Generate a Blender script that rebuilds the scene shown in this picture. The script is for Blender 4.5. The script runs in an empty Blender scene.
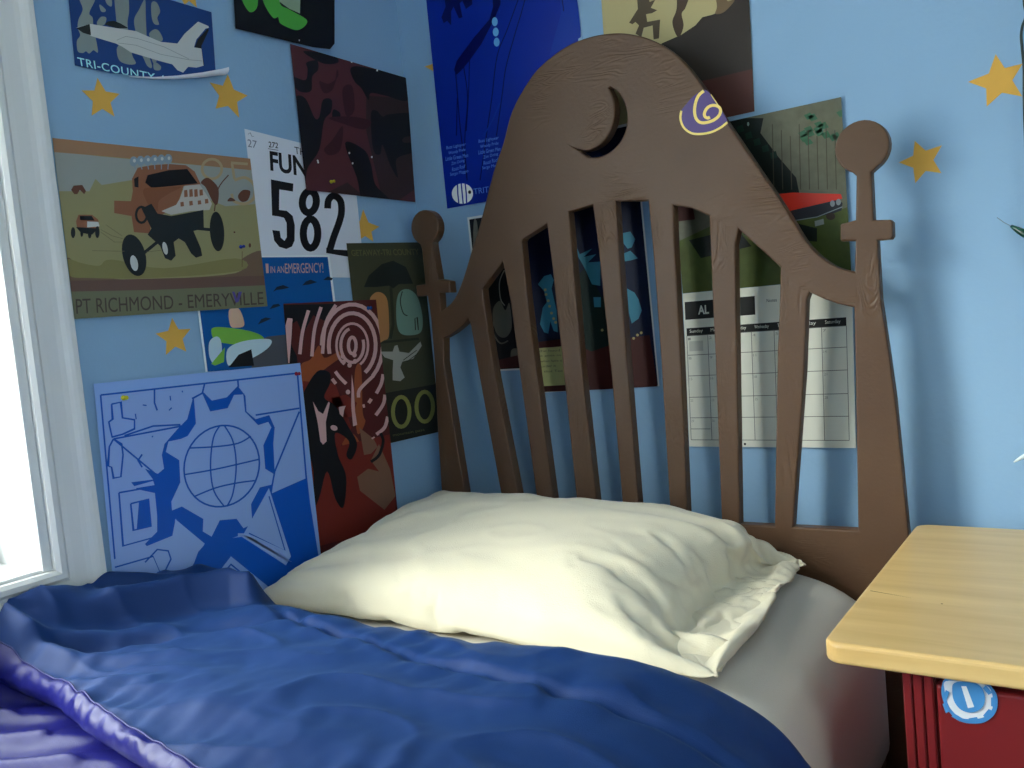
import bpy, bmesh, math, random
from mathutils import Vector, Matrix, noise
S = bpy.context.scene
COL = S.collection
R_ = math.radians

# ------------------------------------------------------------------ camera
CAM = Vector((0.0, 0.0, 1.05))          # metres; the corner of the room is at x=-1.355, y=1.70
YAW, PIT, ROL, FPX = R_(33.554), R_(4.038), R_(-5.394), 881.9
fw = Vector((-math.sin(YAW)*math.cos(PIT), math.cos(YAW)*math.cos(PIT), -math.sin(PIT)))
r0 = Vector((math.cos(YAW), math.sin(YAW), 0)); u0 = r0.cross(fw)
cr = math.cos(ROL)*r0 + math.sin(ROL)*u0
cu = -math.sin(ROL)*r0 + math.cos(ROL)*u0
cam_d = bpy.data.cameras.new('camera'); cam = bpy.data.objects.new('camera', cam_d); COL.objects.link(cam)
cam.matrix_world = Matrix(((cr.x, cu.x, -fw.x, CAM.x), (cr.y, cu.y, -fw.y, CAM.y), (cr.z, cu.z, -fw.z, CAM.z), (0, 0, 0, 1)))
cam_d.sensor_width = 36; cam_d.lens = FPX*36/1024; cam_d.clip_start = 0.05
S.camera = cam

# ------------------------------------------------------------------ world, exposure
W = bpy.data.worlds.new('overcast_sky'); S.world = W; W.use_nodes = True
bg = W.node_tree.nodes['Background']
tc = W.node_tree.nodes.new('ShaderNodeTexCoord'); sp = W.node_tree.nodes.new('ShaderNodeSeparateXYZ')
rp = W.node_tree.nodes.new('ShaderNodeValToRGB')
rp.color_ramp.elements[0].position = 0.42; rp.color_ramp.elements[0].color = (0.75, 0.74, 0.68, 1)
rp.color_ramp.elements[1].position = 0.62; rp.color_ramp.elements[1].color = (0.95, 0.97, 1.0, 1)
mpw = W.node_tree.nodes.new('ShaderNodeMapRange'); mpw.inputs[1].default_value = -1; mpw.inputs[2].default_value = 1
W.node_tree.links.new(tc.outputs['Generated'], sp.inputs[0]); W.node_tree.links.new(sp.outputs[2], mpw.inputs[0])
W.node_tree.links.new(mpw.outputs[0], rp.inputs[0]); W.node_tree.links.new(rp.outputs[0], bg.inputs[0])
bg.inputs[1].default_value = 6.5
# hazy low sun coming in through the left window
sun_d = bpy.data.lights.new('hazy_sun', 'SUN'); sun_d.energy = 2.4; sun_d.angle = R_(22); sun_d.color = (1.0, 0.96, 0.88)
sun = bpy.data.objects.new('hazy_sun', sun_d); COL.objects.link(sun); sun.location = (-4, -2, 3)
_az, _el = R_(45), R_(29)
sun.rotation_euler = Vector((math.cos(_el)*math.sin(_az), math.cos(_el)*math.cos(_az), -math.sin(_el))).to_track_quat('-Z', 'Y').to_euler()
S.view_settings.view_transform = 'Standard'; S.view_settings.look = 'None'
S.view_settings.gamma = 1; S.view_settings.use_curve_mapping = False
S.view_settings.exposure = 0.88
S.cycles.use_denoising = True
S.cycles.max_bounces = 10; S.cycles.diffuse_bounces = 7; S.cycles.glossy_bounces = 4
S.cycles.sample_clamp_indirect = 6

# ------------------------------------------------------------------ geometry of the place
XL, YB = -1.355, 1.70                    # left wall plane, back wall plane
ZC = 2.45
def ray(p):
    return (cr*(p[0]-512) - cu*(p[1]-384) + fw*FPX)/FPX
def at_y(p, Y):
    d = ray(p); return CAM + d*((Y-CAM.y)/d.y)
def at_x(p, X):
    d = ray(p); return CAM + d*((X-CAM.x)/d.x)
def at_z(p, Z):
    d = ray(p); return CAM + d*((Z-CAM.z)/d.z)

# ------------------------------------------------------------------ materials
def lin(c):
    c = c/255.0
    return c/12.92 if c <= 0.04045 else ((c+0.055)/1.055)**2.4
MATS = {}
def mat(name, rgb, k=1.0, rough=0.6, var=0.0, vscale=6.0, bump=0.0, bscale=60.0, sheen=0.0, coat=0.0, spec=0.5):
    """rgb is display colour 0-255; k scales it to a reflectance"""
    if name in MATS: return MATS[name]
    m = bpy.data.materials.new(name); m.use_nodes = True
    nt = m.node_tree; b = nt.nodes['Principled BSDF']
    c = [min(0.92, lin(v)*k) for v in rgb]
    b.inputs['Base Color'].default_value = (*c, 1); b.inputs['Roughness'].default_value = rough
    b.inputs['Specular IOR Level'].default_value = spec
    b.inputs['Sheen Weight'].default_value = sheen; b.inputs['Coat Weight'].default_value = coat
    if var or bump:
        t = nt.nodes.new('ShaderNodeTexCoord')
    if var:
        n = nt.nodes.new('ShaderNodeTexNoise'); n.inputs['Scale'].default_value = vscale; n.inputs['Detail'].default_value = 5
        x = nt.nodes.new('ShaderNodeMix'); x.data_type = 'RGBA'
        x.inputs[6].default_value = (*[v*(1-var) for v in c], 1); x.inputs[7].default_value = (*[min(.95, v*(1+var)) for v in c], 1)
        nt.links.new(t.outputs['Object'], n.inputs['Vector']); nt.links.new(n.outputs[0], x.inputs[0]); nt.links.new(x.outputs[2], b.inputs['Base Color'])
    if bump:
        n = nt.nodes.new('ShaderNodeTexNoise'); n.inputs['Scale'].default_value = bscale; n.inputs['Detail'].default_value = 4
        u = nt.nodes.new('ShaderNodeBump'); u.inputs['Strength'].default_value = bump; u.inputs['Distance'].default_value = 0.002
        nt.links.new(t.outputs['Object'], n.inputs['Vector']); nt.links.new(n.outputs[0], u.inputs['Height']); nt.links.new(u.outputs[0], b.inputs['Normal'])
    MATS[name] = m
    return m

# ------------------------------------------------------------------ object helpers
def tag(o, label=None, cat=None, group=None, kind=None):
    if label: o['label'] = label
    if cat: o['category'] = cat
    if group: o['group'] = group
    if kind: o['kind'] = kind
    return o
def empty(name, loc, label=None, cat=None, group=None, kind=None):
    o = bpy.data.objects.new(name, None); o.empty_display_size = 0.05; COL.objects.link(o); o.location = loc
    return tag(o, label, cat, group, kind)
def link(name, me, mats, parent=None, origin=None, smooth=False):
    """mesh data given in world space -> object; origin (world) becomes the object's own origin"""
    o = bpy.data.objects.new(name, me); COL.objects.link(o)
    for m in (mats if isinstance(mats, (list, tuple)) else [mats]):
        me.materials.append(m)
    if smooth:
        for p in me.polygons: p.use_smooth = True
    org = Vector(origin) if origin is not None else (Vector() if parent is None else Vector())
    if origin is None:
        if parent is not None:
            org = wloc(parent)
        else:
            vs = [v.co for v in me.vertices]
            if vs:
                org = Vector([(min(v[i] for v in vs)+max(v[i] for v in vs))/2 for i in range(3)])
                org.z = min(v.z for v in vs)
    me.transform(Matrix.Translation(-org))
    if parent is not None:
        o.parent = parent; o.location = org - wloc(parent)
    else:
        o.location = org
    return o
def wloc(o):
    l = Vector(o.location)
    while o.parent: o = o.parent; l += Vector(o.location)
    return l
def bm_obj(name, bm, mats, parent=None, origin=None, smooth=False):
    me = bpy.data.meshes.new(name); bm.to_mesh(me); bm.free()
    return link(name, me, mats, parent, origin, smooth)
def box(bm, x0, x1, y0, y1, z0, z1, bevel=0.0, seg=2, mi=0):
    g = bmesh.ops.create_cube(bm, size=1.0)
    vs = g['verts']
    for v in vs:
        v.co = Vector(((x0+x1)/2+v.co.x*(x1-x0), (y0+y1)/2+v.co.y*(y1-y0), (z0+z1)/2+v.co.z*(z1-z0)))
    fs = {f for v in vs for f in v.link_faces}
    for f in fs: f.material_index = mi
    if bevel:
        es = list({e for v in vs for e in v.link_edges})
        r = bmesh.ops.bevel(bm, geom=es, offset=bevel, segments=seg, affect='EDGES', profile=0.5)
        for f in r['faces']: f.material_index = mi
def prism(bm, pts, axis, a, b, bevel=0.0, seg=2):
    """extrude a closed 2D outline; axis 0: pts are (y,z), 1: (x,z), 2: (x,y)"""
    def P(p, w):
        return {0: Vector((w, p[0], p[1])), 1: Vector((p[0], w, p[1])), 2: Vector((p[0], p[1], w))}[axis]
    lo = [bm.verts.new(P(p, a)) for p in pts]; hi = [bm.verts.new(P(p, b)) for p in pts]
    n = len(pts); fs = [bm.faces.new(lo), bm.faces.new(hi[::-1])]
    for i in range(n):
        fs.append(bm.faces.new((lo[i], hi[i], hi[(i+1) % n], lo[(i+1) % n])))
    bmesh.ops.recalc_face_normals(bm, faces=fs)
    if bevel:
        es = [e for e in fs[0].edges] + [e for e in fs[1].edges]
        bmesh.ops.bevel(bm, geom=es, offset=bevel, segments=seg, affect='EDGES', profile=0.5)
def tube(bm, pts, r, n=10, caps=True):
    pts = [Vector(p) for p in pts]
    rings = []
    for i, p in enumerate(pts):
        t = (pts[min(i+1, len(pts)-1)]-pts[max(i-1, 0)]).normalized()
        a = t.cross(Vector((0.3, 0.5, 0.81))).normalized(); b = t.cross(a)
        rr = r[i] if isinstance(r, (list, tuple)) else r
        rings.append([bm.verts.new(p+(a*math.cos(2*math.pi*k/n)+b*math.sin(2*math.pi*k/n))*rr) for k in range(n)])
    for i in range(len(rings)-1):
        for k in range(n):
            bm.faces.new((rings[i][k], rings[i][(k+1) % n], rings[i+1][(k+1) % n], rings[i+1][k]))
    if caps:
        bm.faces.new(rings[0][::-1]); bm.faces.new(rings[-1])
def grid_mesh(bm, rows, mi=0, close=False):
    V = [[bm.verts.new(p) for p in r] for r in rows]
    for i in range(len(V)-1):
        for j in range(len(V[0])-1):
            f = bm.faces.new((V[i][j], V[i][j+1], V[i+1][j+1], V[i+1][j])); f.material_index = mi; f.smooth = True
    return V
def cat_rom(pts, n=6, closed=True):
    out = []; N = len(pts)
    rng = range(N) if closed else range(N-1)
    for i in rng:
        if closed:
            p0, p1, p2, p3 = pts[i-1], pts[i], pts[(i+1) % N], pts[(i+2) % N]
        else:
            p0, p1, p2, p3 = pts[max(i-1, 0)], pts[i], pts[i+1], pts[min(i+2, N-1)]
        for k in range(n):
            t = k/n
            out.append(tuple(0.5*((2*p1[d])+(-p0[d]+p2[d])*t+(2*p0[d]-5*p1[d]+4*p2[d]-p3[d])*t*t+(-p0[d]+3*p1[d]-3*p2[d]+p3[d])*t**3) for d in range(len(p1))))
    if not closed: out.append(tuple(pts[-1]))
    return out

# ------------------------------------------------------------------ room shell
blue = mat('wall_blue_paint', (151, 190, 224), 0.86, rough=0.72, var=0.05, vscale=3, bump=0.25, bscale=90)
white_trim = mat('white_trim_paint', (225, 226, 224), 0.95, rough=0.38, bump=0.08, bscale=30)
ceil_m = mat('ceiling_paint', (225, 225, 222), 1, rough=0.8)
XR, YF = 1.95, -2.3
WY0, WY1, WZ0, WZ1 = -0.30, 0.714, 0.735, 2.06      # window opening in the left wall
V0, V1 = -1.75, -0.75                               # second window, unseen behind the camera, added for directional fill
bm = bmesh.new()
T = 0.22
for (a, b, c, d) in ((WY1, YB+T, 0, ZC), (WY0, WY1, 0, WZ0), (WY0, WY1, WZ1, ZC), (V1, WY0, 0, ZC), (V0, V1, 0, WZ0), (V0, V1, WZ1, ZC), (YF-T, V0, 0, ZC)):
    box(bm, XL-T, XL, a, b, c, d)
tag(bm_obj('wall_left', bm, blue), kind='structure')
bm = bmesh.new(); box(bm, XL, XR+T, YB, YB+T, 0, ZC); tag(bm_obj('wall_back', bm, blue), kind='structure')
U0, U1 = -1.6, -.65  # opening for the added fill window, out of view
bm = bmesh.new()
for (a, b, c, d) in ((U1, YB, 0, ZC), (U0, U1, 0, WZ0), (U0, U1, WZ1, ZC), (YF-T, U0, 0, ZC)): box(bm, XR, XR+T, a, b, c, d)
tag(bm_obj('wall_right', bm, blue), kind='structure')
bm = bmesh.new(); box(bm, XL, XR, YF-T, YF, 0, ZC); tag(bm_obj('wall_front', bm, blue), kind='structure')
carpet = mat('carpet_beige', (150, 135, 115), 0.9, rough=0.95, var=0.15, vscale=40, bump=1.0, bscale=300)
bm = bmesh.new(); box(bm, XL-T, XR+T, YF-T, YB+T, -0.1, 0); tag(bm_obj('floor', bm, carpet), kind='structure')
bm = bmesh.new(); box(bm, XL-T, XR+T, YF-T, YB+T, ZC, ZC+0.1); tag(bm_obj('ceiling', bm, ceil_m), kind='structure')
bm = bmesh.new(); box(bm, XL+0.014, XR-0.014, YB-0.014, YB, 0, 0.10, 0.004); tag(bm_obj('baseboard_back', bm, white_trim), kind='structure')
bm = bmesh.new(); box(bm, XL, XL+0.014, YF, YB, 0, 0.10, 0.004); tag(bm_obj('baseboard_left', bm, white_trim), kind='structure')
bm = bmesh.new(); box(bm, XR-0.014, XR, YF, YB, 0, 0.10, 0.004); tag(bm_obj('baseboard_right', bm, white_trim), kind='structure')

glass = bpy.data.materials.new('window_glass'); glass.use_nodes = True
nt = glass.node_tree; nt.nodes.clear()
o_ = nt.nodes.new('ShaderNodeOutputMaterial'); mx = nt.nodes.new('ShaderNodeMixShader'); tr = nt.nodes.new('ShaderNodeBsdfTransparent')
gl = nt.nodes.new('ShaderNodeBsdfGlossy'); gl.inputs['Roughness'].default_value = 0.02; fr = nt.nodes.new('ShaderNodeFresnel'); fr.inputs[0].default_value = 1.35
tr.inputs[0].default_value = (0.93, 0.96, 0.95, 1)
ge = nt.nodes.new('ShaderNodeNewGeometry'); iv = nt.nodes.new('ShaderNodeMath'); iv.operation = 'SUBTRACT'; iv.inputs[0].default_value = 1
mu = nt.nodes.new('ShaderNodeMath'); mu.operation = 'MULTIPLY'
nt.links.new(ge.outputs['Backfacing'], iv.inputs[1]); nt.links.new(iv.outputs[0], mu.inputs[0]); nt.links.new(fr.outputs[0], mu.inputs[1])
nt.links.new(mu.outputs[0], mx.inputs[0]); nt.links.new(tr.outputs[0], mx.inputs[1]); nt.links.new(gl.outputs[0], mx.inputs[2]); nt.links.new(mx.outputs[0], o_.inputs[0])

def window(name, y0, y1, z0, z1):
    w = empty(name, (XL, (y0+y1)/2, z0), kind='structure')
    x = XL
    cw = 0.078
    # casing profile across its width: (offset from opening edge, height off the wall)
    prof = [(0, 0), (0, .012), (.006, .017), (.014, .017), (.020, .012), (.028, .013), (.046, .014), (.054, .016), (.060, .020), (.066, .022), (.074, .022), (cw, .016), (cw, 0)]
    bm = bmesh.new()
    def strip(p, q, out):     # p,q: (y,z) ends of inner edge; out: outward 2D dir; mitred ends handled by overshoot
        ring = []
        for t_, (e, sgn) in ((0, (p, -1)), (1, (q, 1))):
            d = Vector((q[0]-p[0], q[1]-p[1])).normalized()
            ring.append([bm.verts.new((x+h, e[0]+out[0]*o+d[0]*sgn*o, e[1]+out[1]*o+d[1]*sgn*o)) for o, h in prof])
        for i in range(len(prof)-1):
            bm.faces.new((ring[0][i], ring[1][i], ring[1][i+1], ring[0][i+1]))
        bm.faces.new(ring[0]); bm.faces.new(ring[1][::-1])
    strip((y1, z0), (y1, z1), (1, 0)); strip((y0, z0), (y0, z1), (-1, 0)); strip((y0, z0), (y1, z0), (0, -1)); strip((y0, z1), (y1, z1), (0, 1))
    bmesh.ops.recalc_face_normals(bm, faces=bm.faces[:])
    bm_obj('window_casing', bm, white_trim, w)
    bm = bmesh.new(); box(bm, x-0.21, x+0.002, y0, y1, z0-0.022, z0+0.006, 0.003);
    bm_obj('window_sill', bm, white_trim, w)
    bm = bmesh.new()
    for a, b, c, d in ((y0, y0+.016, z0, z1), (y1-.016, y1, z0, z1), (y0, y1, z1-.016, z1)): box(bm, x-.21, x+.004, a, b, c, d, .002)
    bm_obj('window_jamb', bm, white_trim, w)
    zm = z0+(z1-z0)*0.52
    for nm, xa, a, b in (('lower_sash', x-.165, z0+.006, zm+.02), ('upper_sash', x-.202, zm-.02, z1-.016)):
        bm = bmesh.new(); s = .032; ya, yb = y0+.016, y1-.016
        for c, d, e, f in ((ya, ya+s, a, b), (yb-s, yb, a, b), (ya, yb, a, a+s*1.2), (ya, yb, b-s*.8, b)): box(bm, xa, xa+.034, c, d, e, f, .004)
        so = bm_obj(nm, bm, white_trim, w)
        bm = bmesh.new(); box(bm, xa+.013, xa+.018, ya+s-.004, yb-s+.004, a+s*1.2-.004, b-s*.8+.004)
        bm_obj('glass_pane', bm, glass, so)
    return w
window('window_1', WY0, WY1, WZ0, WZ1)
window('fill_window_left', V0, V1, WZ0, WZ1)  # out of view, added as fill towards the right side
w3 = window('fill_window_right', U0, U1, WZ0, WZ1); w3.location.x = XR; w3.scale.x = -1  # unseen window added to brighten the left wall

# ------------------------------------------------------------------ paper things on the walls
def crop(ox, oy, s):
    return lambda pts: [(ox+x/s, oy+y/s) for x, y in pts]
def to2(side, p):
    v = at_x(p, XL) if side == 'L' else at_y(p, YB)
    return (v.y, v.z) if side == 'L' else (v.x, v.z)
def to3(side, q, off):
    return Vector((XL+off, q[0], q[1])) if side == 'L' else Vector((q[0], YB-off, q[1]))
def clip_poly(poly, conv):
    A = sum(conv[i][0]*conv[(i+1) % len(conv)][1]-conv[(i+1) % len(conv)][0]*conv[i][1] for i in range(len(conv)))
    s = 1 if A > 0 else -1
    out = poly
    for i in range(len(conv)):
        a, b = conv[i], conv[(i+1) % len(conv)]
        def d(p): return s*((b[0]-a[0])*(p[1]-a[1])-(b[1]-a[1])*(p[0]-a[0]))
        src, out = out, []
        for j in range(len(src)):
            p, q = src[j], src[(j+1) % len(src)]
            dp, dq = d(p), d(q)
            if dp >= 0: out.append(p)
            if (dp > 0 > dq) or (dp < 0 < dq):
                t = dp/(dp-dq); out.append((p[0]+(q[0]-p[0])*t, p[1]+(q[1]-p[1])*t))
        if len(out) < 3: return []
    return out
_fc = {}
def text_tris(s, bold=0.0, space=1.0):
    key = (s, bold, space)
    if key in _fc: return _fc[key]
    cu_ = bpy.data.curves.new('t', 'FONT'); cu_.body = s; cu_.offset = bold; cu_.space_character = space; cu_.resolution_u = 4
    o = bpy.data.objects.new('t', cu_); COL.objects.link(o)
    dg = bpy.context.evaluated_depsgraph_get(); me = bpy.data.meshes.new_from_object(o.evaluated_get(dg), depsgraph=dg)
    me.calc_loop_triangles()
    vs = [v.co.copy() for v in me.vertices]
    x0 = min(v.x for v in vs); x1 = max(v.x for v in vs); y0 = min(v.y for v in vs); y1 = max(v.y for v in vs)
    tr_ = [[((vs[i].x-x0)/(x1-x0), (vs[i].y-y0)/(y1-y0)) for i in t.vertices] for t in me.loop_triangles]
    bpy.data.objects.remove(o); bpy.data.curves.remove(cu_); bpy.data.meshes.remove(me)
    _fc[key] = tr_
    return tr_
class Poster:
    def __init__(s, side, quad, level, base, thick=0.0005, border=None):
        s.side, s.off, s.th = side, 0.0010+0.0016*level, thick
        s.q = [to2(side, p) for p in quad]; s.bm = bmesh.new(); s.mats = [base]; s.layer = 0; s.clip = s.q
        # sheet with a very slight warp of its edges
        n = 1
        lo = [s.bm.verts.new(to3(side, p, s.off)) for p in s.q]; hi = [s.bm.verts.new(to3(side, p, s.off+thick)) for p in s.q]
        s.bm.faces.new(lo); s.bm.faces.new(hi)
        for i in range(len(lo)): s.bm.faces.new((lo[i], lo[(i+1) % len(lo)], hi[(i+1) % len(lo)], hi[i]))
        bmesh.ops.recalc_face_normals(s.bm, faces=s.bm.faces[:])
    def _mi(s, m):
        if m not in s.mats: s.mats.append(m)
        return s.mats.index(m)
    def _add(s, pl, m, clip=True):
        if clip: pl = clip_poly(pl, s.clip)
        if len(pl) < 3: return
        A = sum(pl[i][0]*pl[(i+1) % len(pl)][1]-pl[(i+1) % len(pl)][0]*pl[i][1] for i in range(len(pl)))
        if (A > 0) != (s.side == 'B'): pl = pl[::-1]
        f = s.bm.faces.new([s.bm.verts.new(to3(s.side, p, s.off+s.th+0.00003*s.layer)) for p in pl])
        f.material_index = s._mi(m)
    def poly(s, pts, m, smooth=False, up=True):
        if up: s.layer += 1
        if smooth: pts = cat_rom(pts, 5)
        s._add([to2(s.side, p) for p in pts], m)
    def polys(s, lst, m, smooth=False):
        s.layer += 1
        for p in lst: s.poly(p, m, smooth, up=False)
    def ell(s, c, rx, ry, m, up=True, rot=0, n=28):
        if up: s.layer += 1
        ca, sa = math.cos(R_(rot)), math.sin(R_(rot))
        s._add([to2(s.side, (c[0]+rx*math.cos(a)*ca-ry*math.sin(a)*sa, c[1]+rx*math.cos(a)*sa+ry*math.sin(a)*ca)) for a in [2*math.pi*k/n for k in range(n)]], m)
    def stroke(s, pts, w, m, closed=False, smooth=False, up=True):
        """w in photo pixels, laid out in the picture frame then projected onto the paper"""
        if up: s.layer += 1
        if smooth: pts = cat_rom(pts, 5, closed)
        n = len(pts); L_, R2 = [], []
        for i in range(n):
            a = pts[i-1] if (i > 0 or closed) else pts[i]; b = pts[(i+1) % n] if (i < n-1 or closed) else pts[i]
            dx, dy = b[0]-a[0], b[1]-a[1]; l = math.hypot(dx, dy) or 1
            ww = (w[i*len(w)//n] if isinstance(w, list) else w)/2
            k = 1.0
            if (0 < i < n-1) or closed:
                e = (pts[i][0]-a[0], pts[i][1]-a[1]); el = math.hypot(*e) or 1
                c = abs(e[0]*dx+e[1]*dy)/(el*l); k = min(1.0/max(c, .5), 1.6)
            L_.append((pts[i][0]-dy/l*ww*k, pts[i][1]+dx/l*ww*k)); R2.append((pts[i][0]+dy/l*ww*k, pts[i][1]-dx/l*ww*k))
        for i in range(n if closed else n-1):
            j = (i+1) % n
            s._add([to2(s.side, p) for p in (L_[i], L_[j], R2[j], R2[i])], m)
    def strokes(s, lst, w, m, smooth=False):
        s.layer += 1
        for p in lst: s.stroke(p, w, m, smooth=smooth, up=False)
    def text(s, st, TL, TR, BR, BL, m, bold=0.0, space=1.0):
        s.layer += 1
        for t in text_tris(st, bold, space):
            pl = []
            for u, v in t:
                a = (BL[0]+(BR[0]-BL[0])*u, BL[1]+(BR[1]-BL[1])*u); b = (TL[0]+(TR[0]-TL[0])*u, TL[1]+(TR[1]-TL[1])*u)
                pl.append(to2(s.side, (a[0]+(b[0]-a[0])*v, a[1]+(b[1]-a[1])*v)))
            s._add(pl, m)
    def done(s, name, label, cat, group=None, parent=None):
        o = bm_obj(name, s.bm, s.mats, parent)
        if parent is None: tag(o, label, cat, group)
        return o

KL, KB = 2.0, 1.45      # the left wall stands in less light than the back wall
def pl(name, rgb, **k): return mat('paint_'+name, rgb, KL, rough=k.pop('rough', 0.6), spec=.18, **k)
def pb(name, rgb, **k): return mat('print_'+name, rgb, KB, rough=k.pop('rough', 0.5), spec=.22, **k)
gold = mat('gold_wall_paint', (196, 150, 62), 1.35, rough=.7, var=.08, vscale=20)

def star(side, c, pts, name_label, group='gold stars painted on the blue walls'):
    """pts: the five outer tips in order around the star"""
    q = [to2(side, p) for p in pts]; cc = (sum(p[0] for p in q)/5, sum(p[1] for p in q)/5)
    out = []
    for i in range(5):
        a, b = q[i], q[(i+1) % 5]
        mid = ((a[0]+b[0])/2-cc[0], (a[1]+b[1])/2-cc[1])
        out.append((cc[0]+(a[0]-cc[0])*.97, cc[1]+(a[1]-cc[1])*.97)); out.append((cc[0]+mid[0]*.56, cc[1]+mid[1]*.56))
    bm = bmesh.new()
    f1 = [bm.verts.new(to3(side, p, 0.0)) for p in out]; f2 = [bm.verts.new(to3(side, p, 0.0006)) for p in out]
    bm.faces.new(f2)
    for i in range(10): bm.faces.new((f1[i], f1[(i+1) % 10], f2[(i+1) % 10], f2[i]))
    bmesh.ops.recalc_face_normals(bm, faces=bm.faces[:])
    tag(bm_obj('wall_star', bm, gold), name_label, 'star', group)
star('L', 0, [(97.3, 77.3), (120, 93.7), (114.8, 117.2), (91.4, 116), (80.9, 90.2)], 'gold star painted on blue wall just below the airplane poster, nearest the window')
star('L', 0, [(227.7, 73.8), (248, 95.6), (239.4, 118.4), (215.2, 109), (209, 82)], 'gold star painted on blue wall under the curled corner of airplane poster')
star('L', 0, [(363, 209), (379.5, 226.6), (373.5, 242), (357, 242), (349, 222)], 'gold star on blue wall peeking out right of the white number bib')
star('L', 0, [(172, 317.5), (191, 328.5), (186.5, 352), (165.5, 355.5), (155, 333.5)], 'gold star on blue wall between buggy poster and blue gear poster')
star('L', 0, [(184, -24), (204, -12), (197, 8), (184.5, 5), (164, -8)], 'gold star painted on blue wall above the airplane poster, mostly out of frame')
star('B', 0, [(914.5, 140.3), (942.7, 144.7), (942, 173.5), (915, 184), (898, 162.5)], 'gold star painted on blue wall right of the round headboard finial')
star('B', 0, [(995.6, 53.3), (1023.5, 63), (1023, 97), (986.3, 107.4), (967, 82)], 'gold star painted high on blue wall at far right beside dark cord')
star('B', 0, [(424, 66.4), (443, 48), (462, 58), (458, 84), (436, 86)], 'gold star on blue wall with one tip showing left of tall blue poster')

dblue = pl('deep_blue', (24, 48, 92)); grey_p = pl('warm_grey', (98, 106, 104)); lgrey = pl('pale_grey', (146, 148, 146)); offw = pl('off_white', (170, 172, 176))
black_p = pl('black', (20, 22, 24)); ink = pl('ink', (26, 30, 32))

# --- airplane poster (its lower right corner curls off the wall)
c = crop(60, 0, 6.0235)
Q = [(64.6, -31), (210.4, 12.6), (214.6, 72.5), (188, 76), (152, 78), (110, 73.5), (74, 65.8)]
P = Poster('L', Q, 1, dblue)
P.polys([c([(95, -60), (110, 0), (130, 60), (105, 120), (100, 170), (115, 215), (95, 250), (100, 310), (130, 322), (150, 312), (170, 325), (195, 305), (222, 318), (210, 240), (195, 170), (190, 110), (170, 80), (205, 0), (195, -60)]),
         c([(232, 30), (268, 60), (262, 75), (240, 70)]), c([(262, -30), (300, -20), (305, 40), (275, 25)]), c([(215, 140), (240, 105), (272, 110), (262, 150), (230, 160)]),
         c([(325, -60), (330, 100), (350, 250), (335, 300), (350, 365), (400, 390), (450, 385), (430, 340), (420, 280), (400, 150), (410, 60), (395, -60)]),
         c([(440, 120), (470, 60), (505, 0), (510, 100), (515, 220), (520, 300), (548, 405), (520, 400), (495, 350), (470, 300), (450, 200)]),
         c([(545, 20), (575, 18), (597, 70), (580, 110), (590, 150), (560, 145), (545, 100)]),
         c([(530, 210), (560, 180), (590, 190), (612, 245), (560, 260)]), c([(545, 350), (575, 365), (560, 390)]), c([(560, 375), (600, 400), (595, 425), (560, 420)])], grey_p, True)
P.poly(c([(262, 150), (280, 132), (320, 128), (360, 145), (405, 172), (340, 175)]), ink)
P.poly(c([(805, 285), (825, 240), (885, 172), (890, 185), (845, 280), (862, 395), (845, 400)]), black_p)
P.poly(c([(92, 170), (175, 147), (330, 172), (450, 190), (530, 225), (600, 255), (700, 265), (745, 205), (825, 133), (888, 160), (890, 170), (870, 175), (815, 240), (800, 288), (845, 295), (858, 398), (815, 410), (765, 405), (735, 440), (700, 425), (670, 390), (600, 372), (420, 318), (370, 285), (330, 265), (180, 220)]), lgrey)
P.poly(c([(92, 172), (172, 148), (180, 216), (130, 200)]), ink)
P.strokes([c([(335, 245), (390, 222), (460, 235), (620, 285), (770, 358)]), c([(345, 262), (450, 275), (600, 330), (765, 362)]), c([(765, 362), (850, 370)])], 0.45, grey_p)
lb = pl('sky_letter', (130, 176, 205))
P.text('TRI-COUNTY A', c([(95, 346)])[0], c([(640, 462)])[0], c([(640, 506)])[0], c([(104, 398)])[0], lb, bold=.012, space=1.08)
air = P.done('airplane_poster', 'blue paper poster with grey jet airplane and curled lower corner', 'poster', 'painted posters on the left wall')
bm = bmesh.new()
rows = []
fl = [(128, 77), (152, 78.5), (172, 77.8), (195, 75.5), (214, 72.5), (219, 71.5)]
for i, p in enumerate(fl):
    q = to2('L', p); k = i/(len(fl)-1); rr = 0.001+0.012*k
    rows.append([Vector((XL+.0032+rr*(1-math.cos(a)), q[0], q[1]-rr*math.sin(a)*.8)) for a in [math.pi*j/8*1.05 for j in range(9)]])
grid_mesh(bm, rows)
bm_obj('curled_corner', bm, mat('paper_back', (196, 198, 204), 1.5, rough=.6), air)

# --- black poster with green shapes
c = crop(200, 0, 4.2667)
P = Poster('L', [(226.5, -75), (332, -46), (332, 44.5), (327.5, 50), (311, 48.2), (233, 29.5)], 4, pl('near_black', (12, 13, 15)))
green = pl('leaf_green', (58, 125, 48))
P.polys([c([(150, -60), (170, 10), (195, 52), (215, 55), (232, 35), (235, 0), (228, -50)]), c([(245, -60), (262, 20), (300, 80), (322, 78), (332, 105), (385, 130), (415, 130), (442, 108), (440, 85), (370, 45), (330, 20), (318, -60)])], green, True)
P.poly(c([(310, -60), (328, 12), (370, 42), (415, 62), (418, -60)]), pl('moss_grey', (110, 125, 105)))
P.ell(c([(412, 176)])[0], .6, .9, offw)
P.done('leaf_poster', 'black poster with bright green leafy shapes at top of left wall', 'poster', 'painted posters on the left wall')

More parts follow.
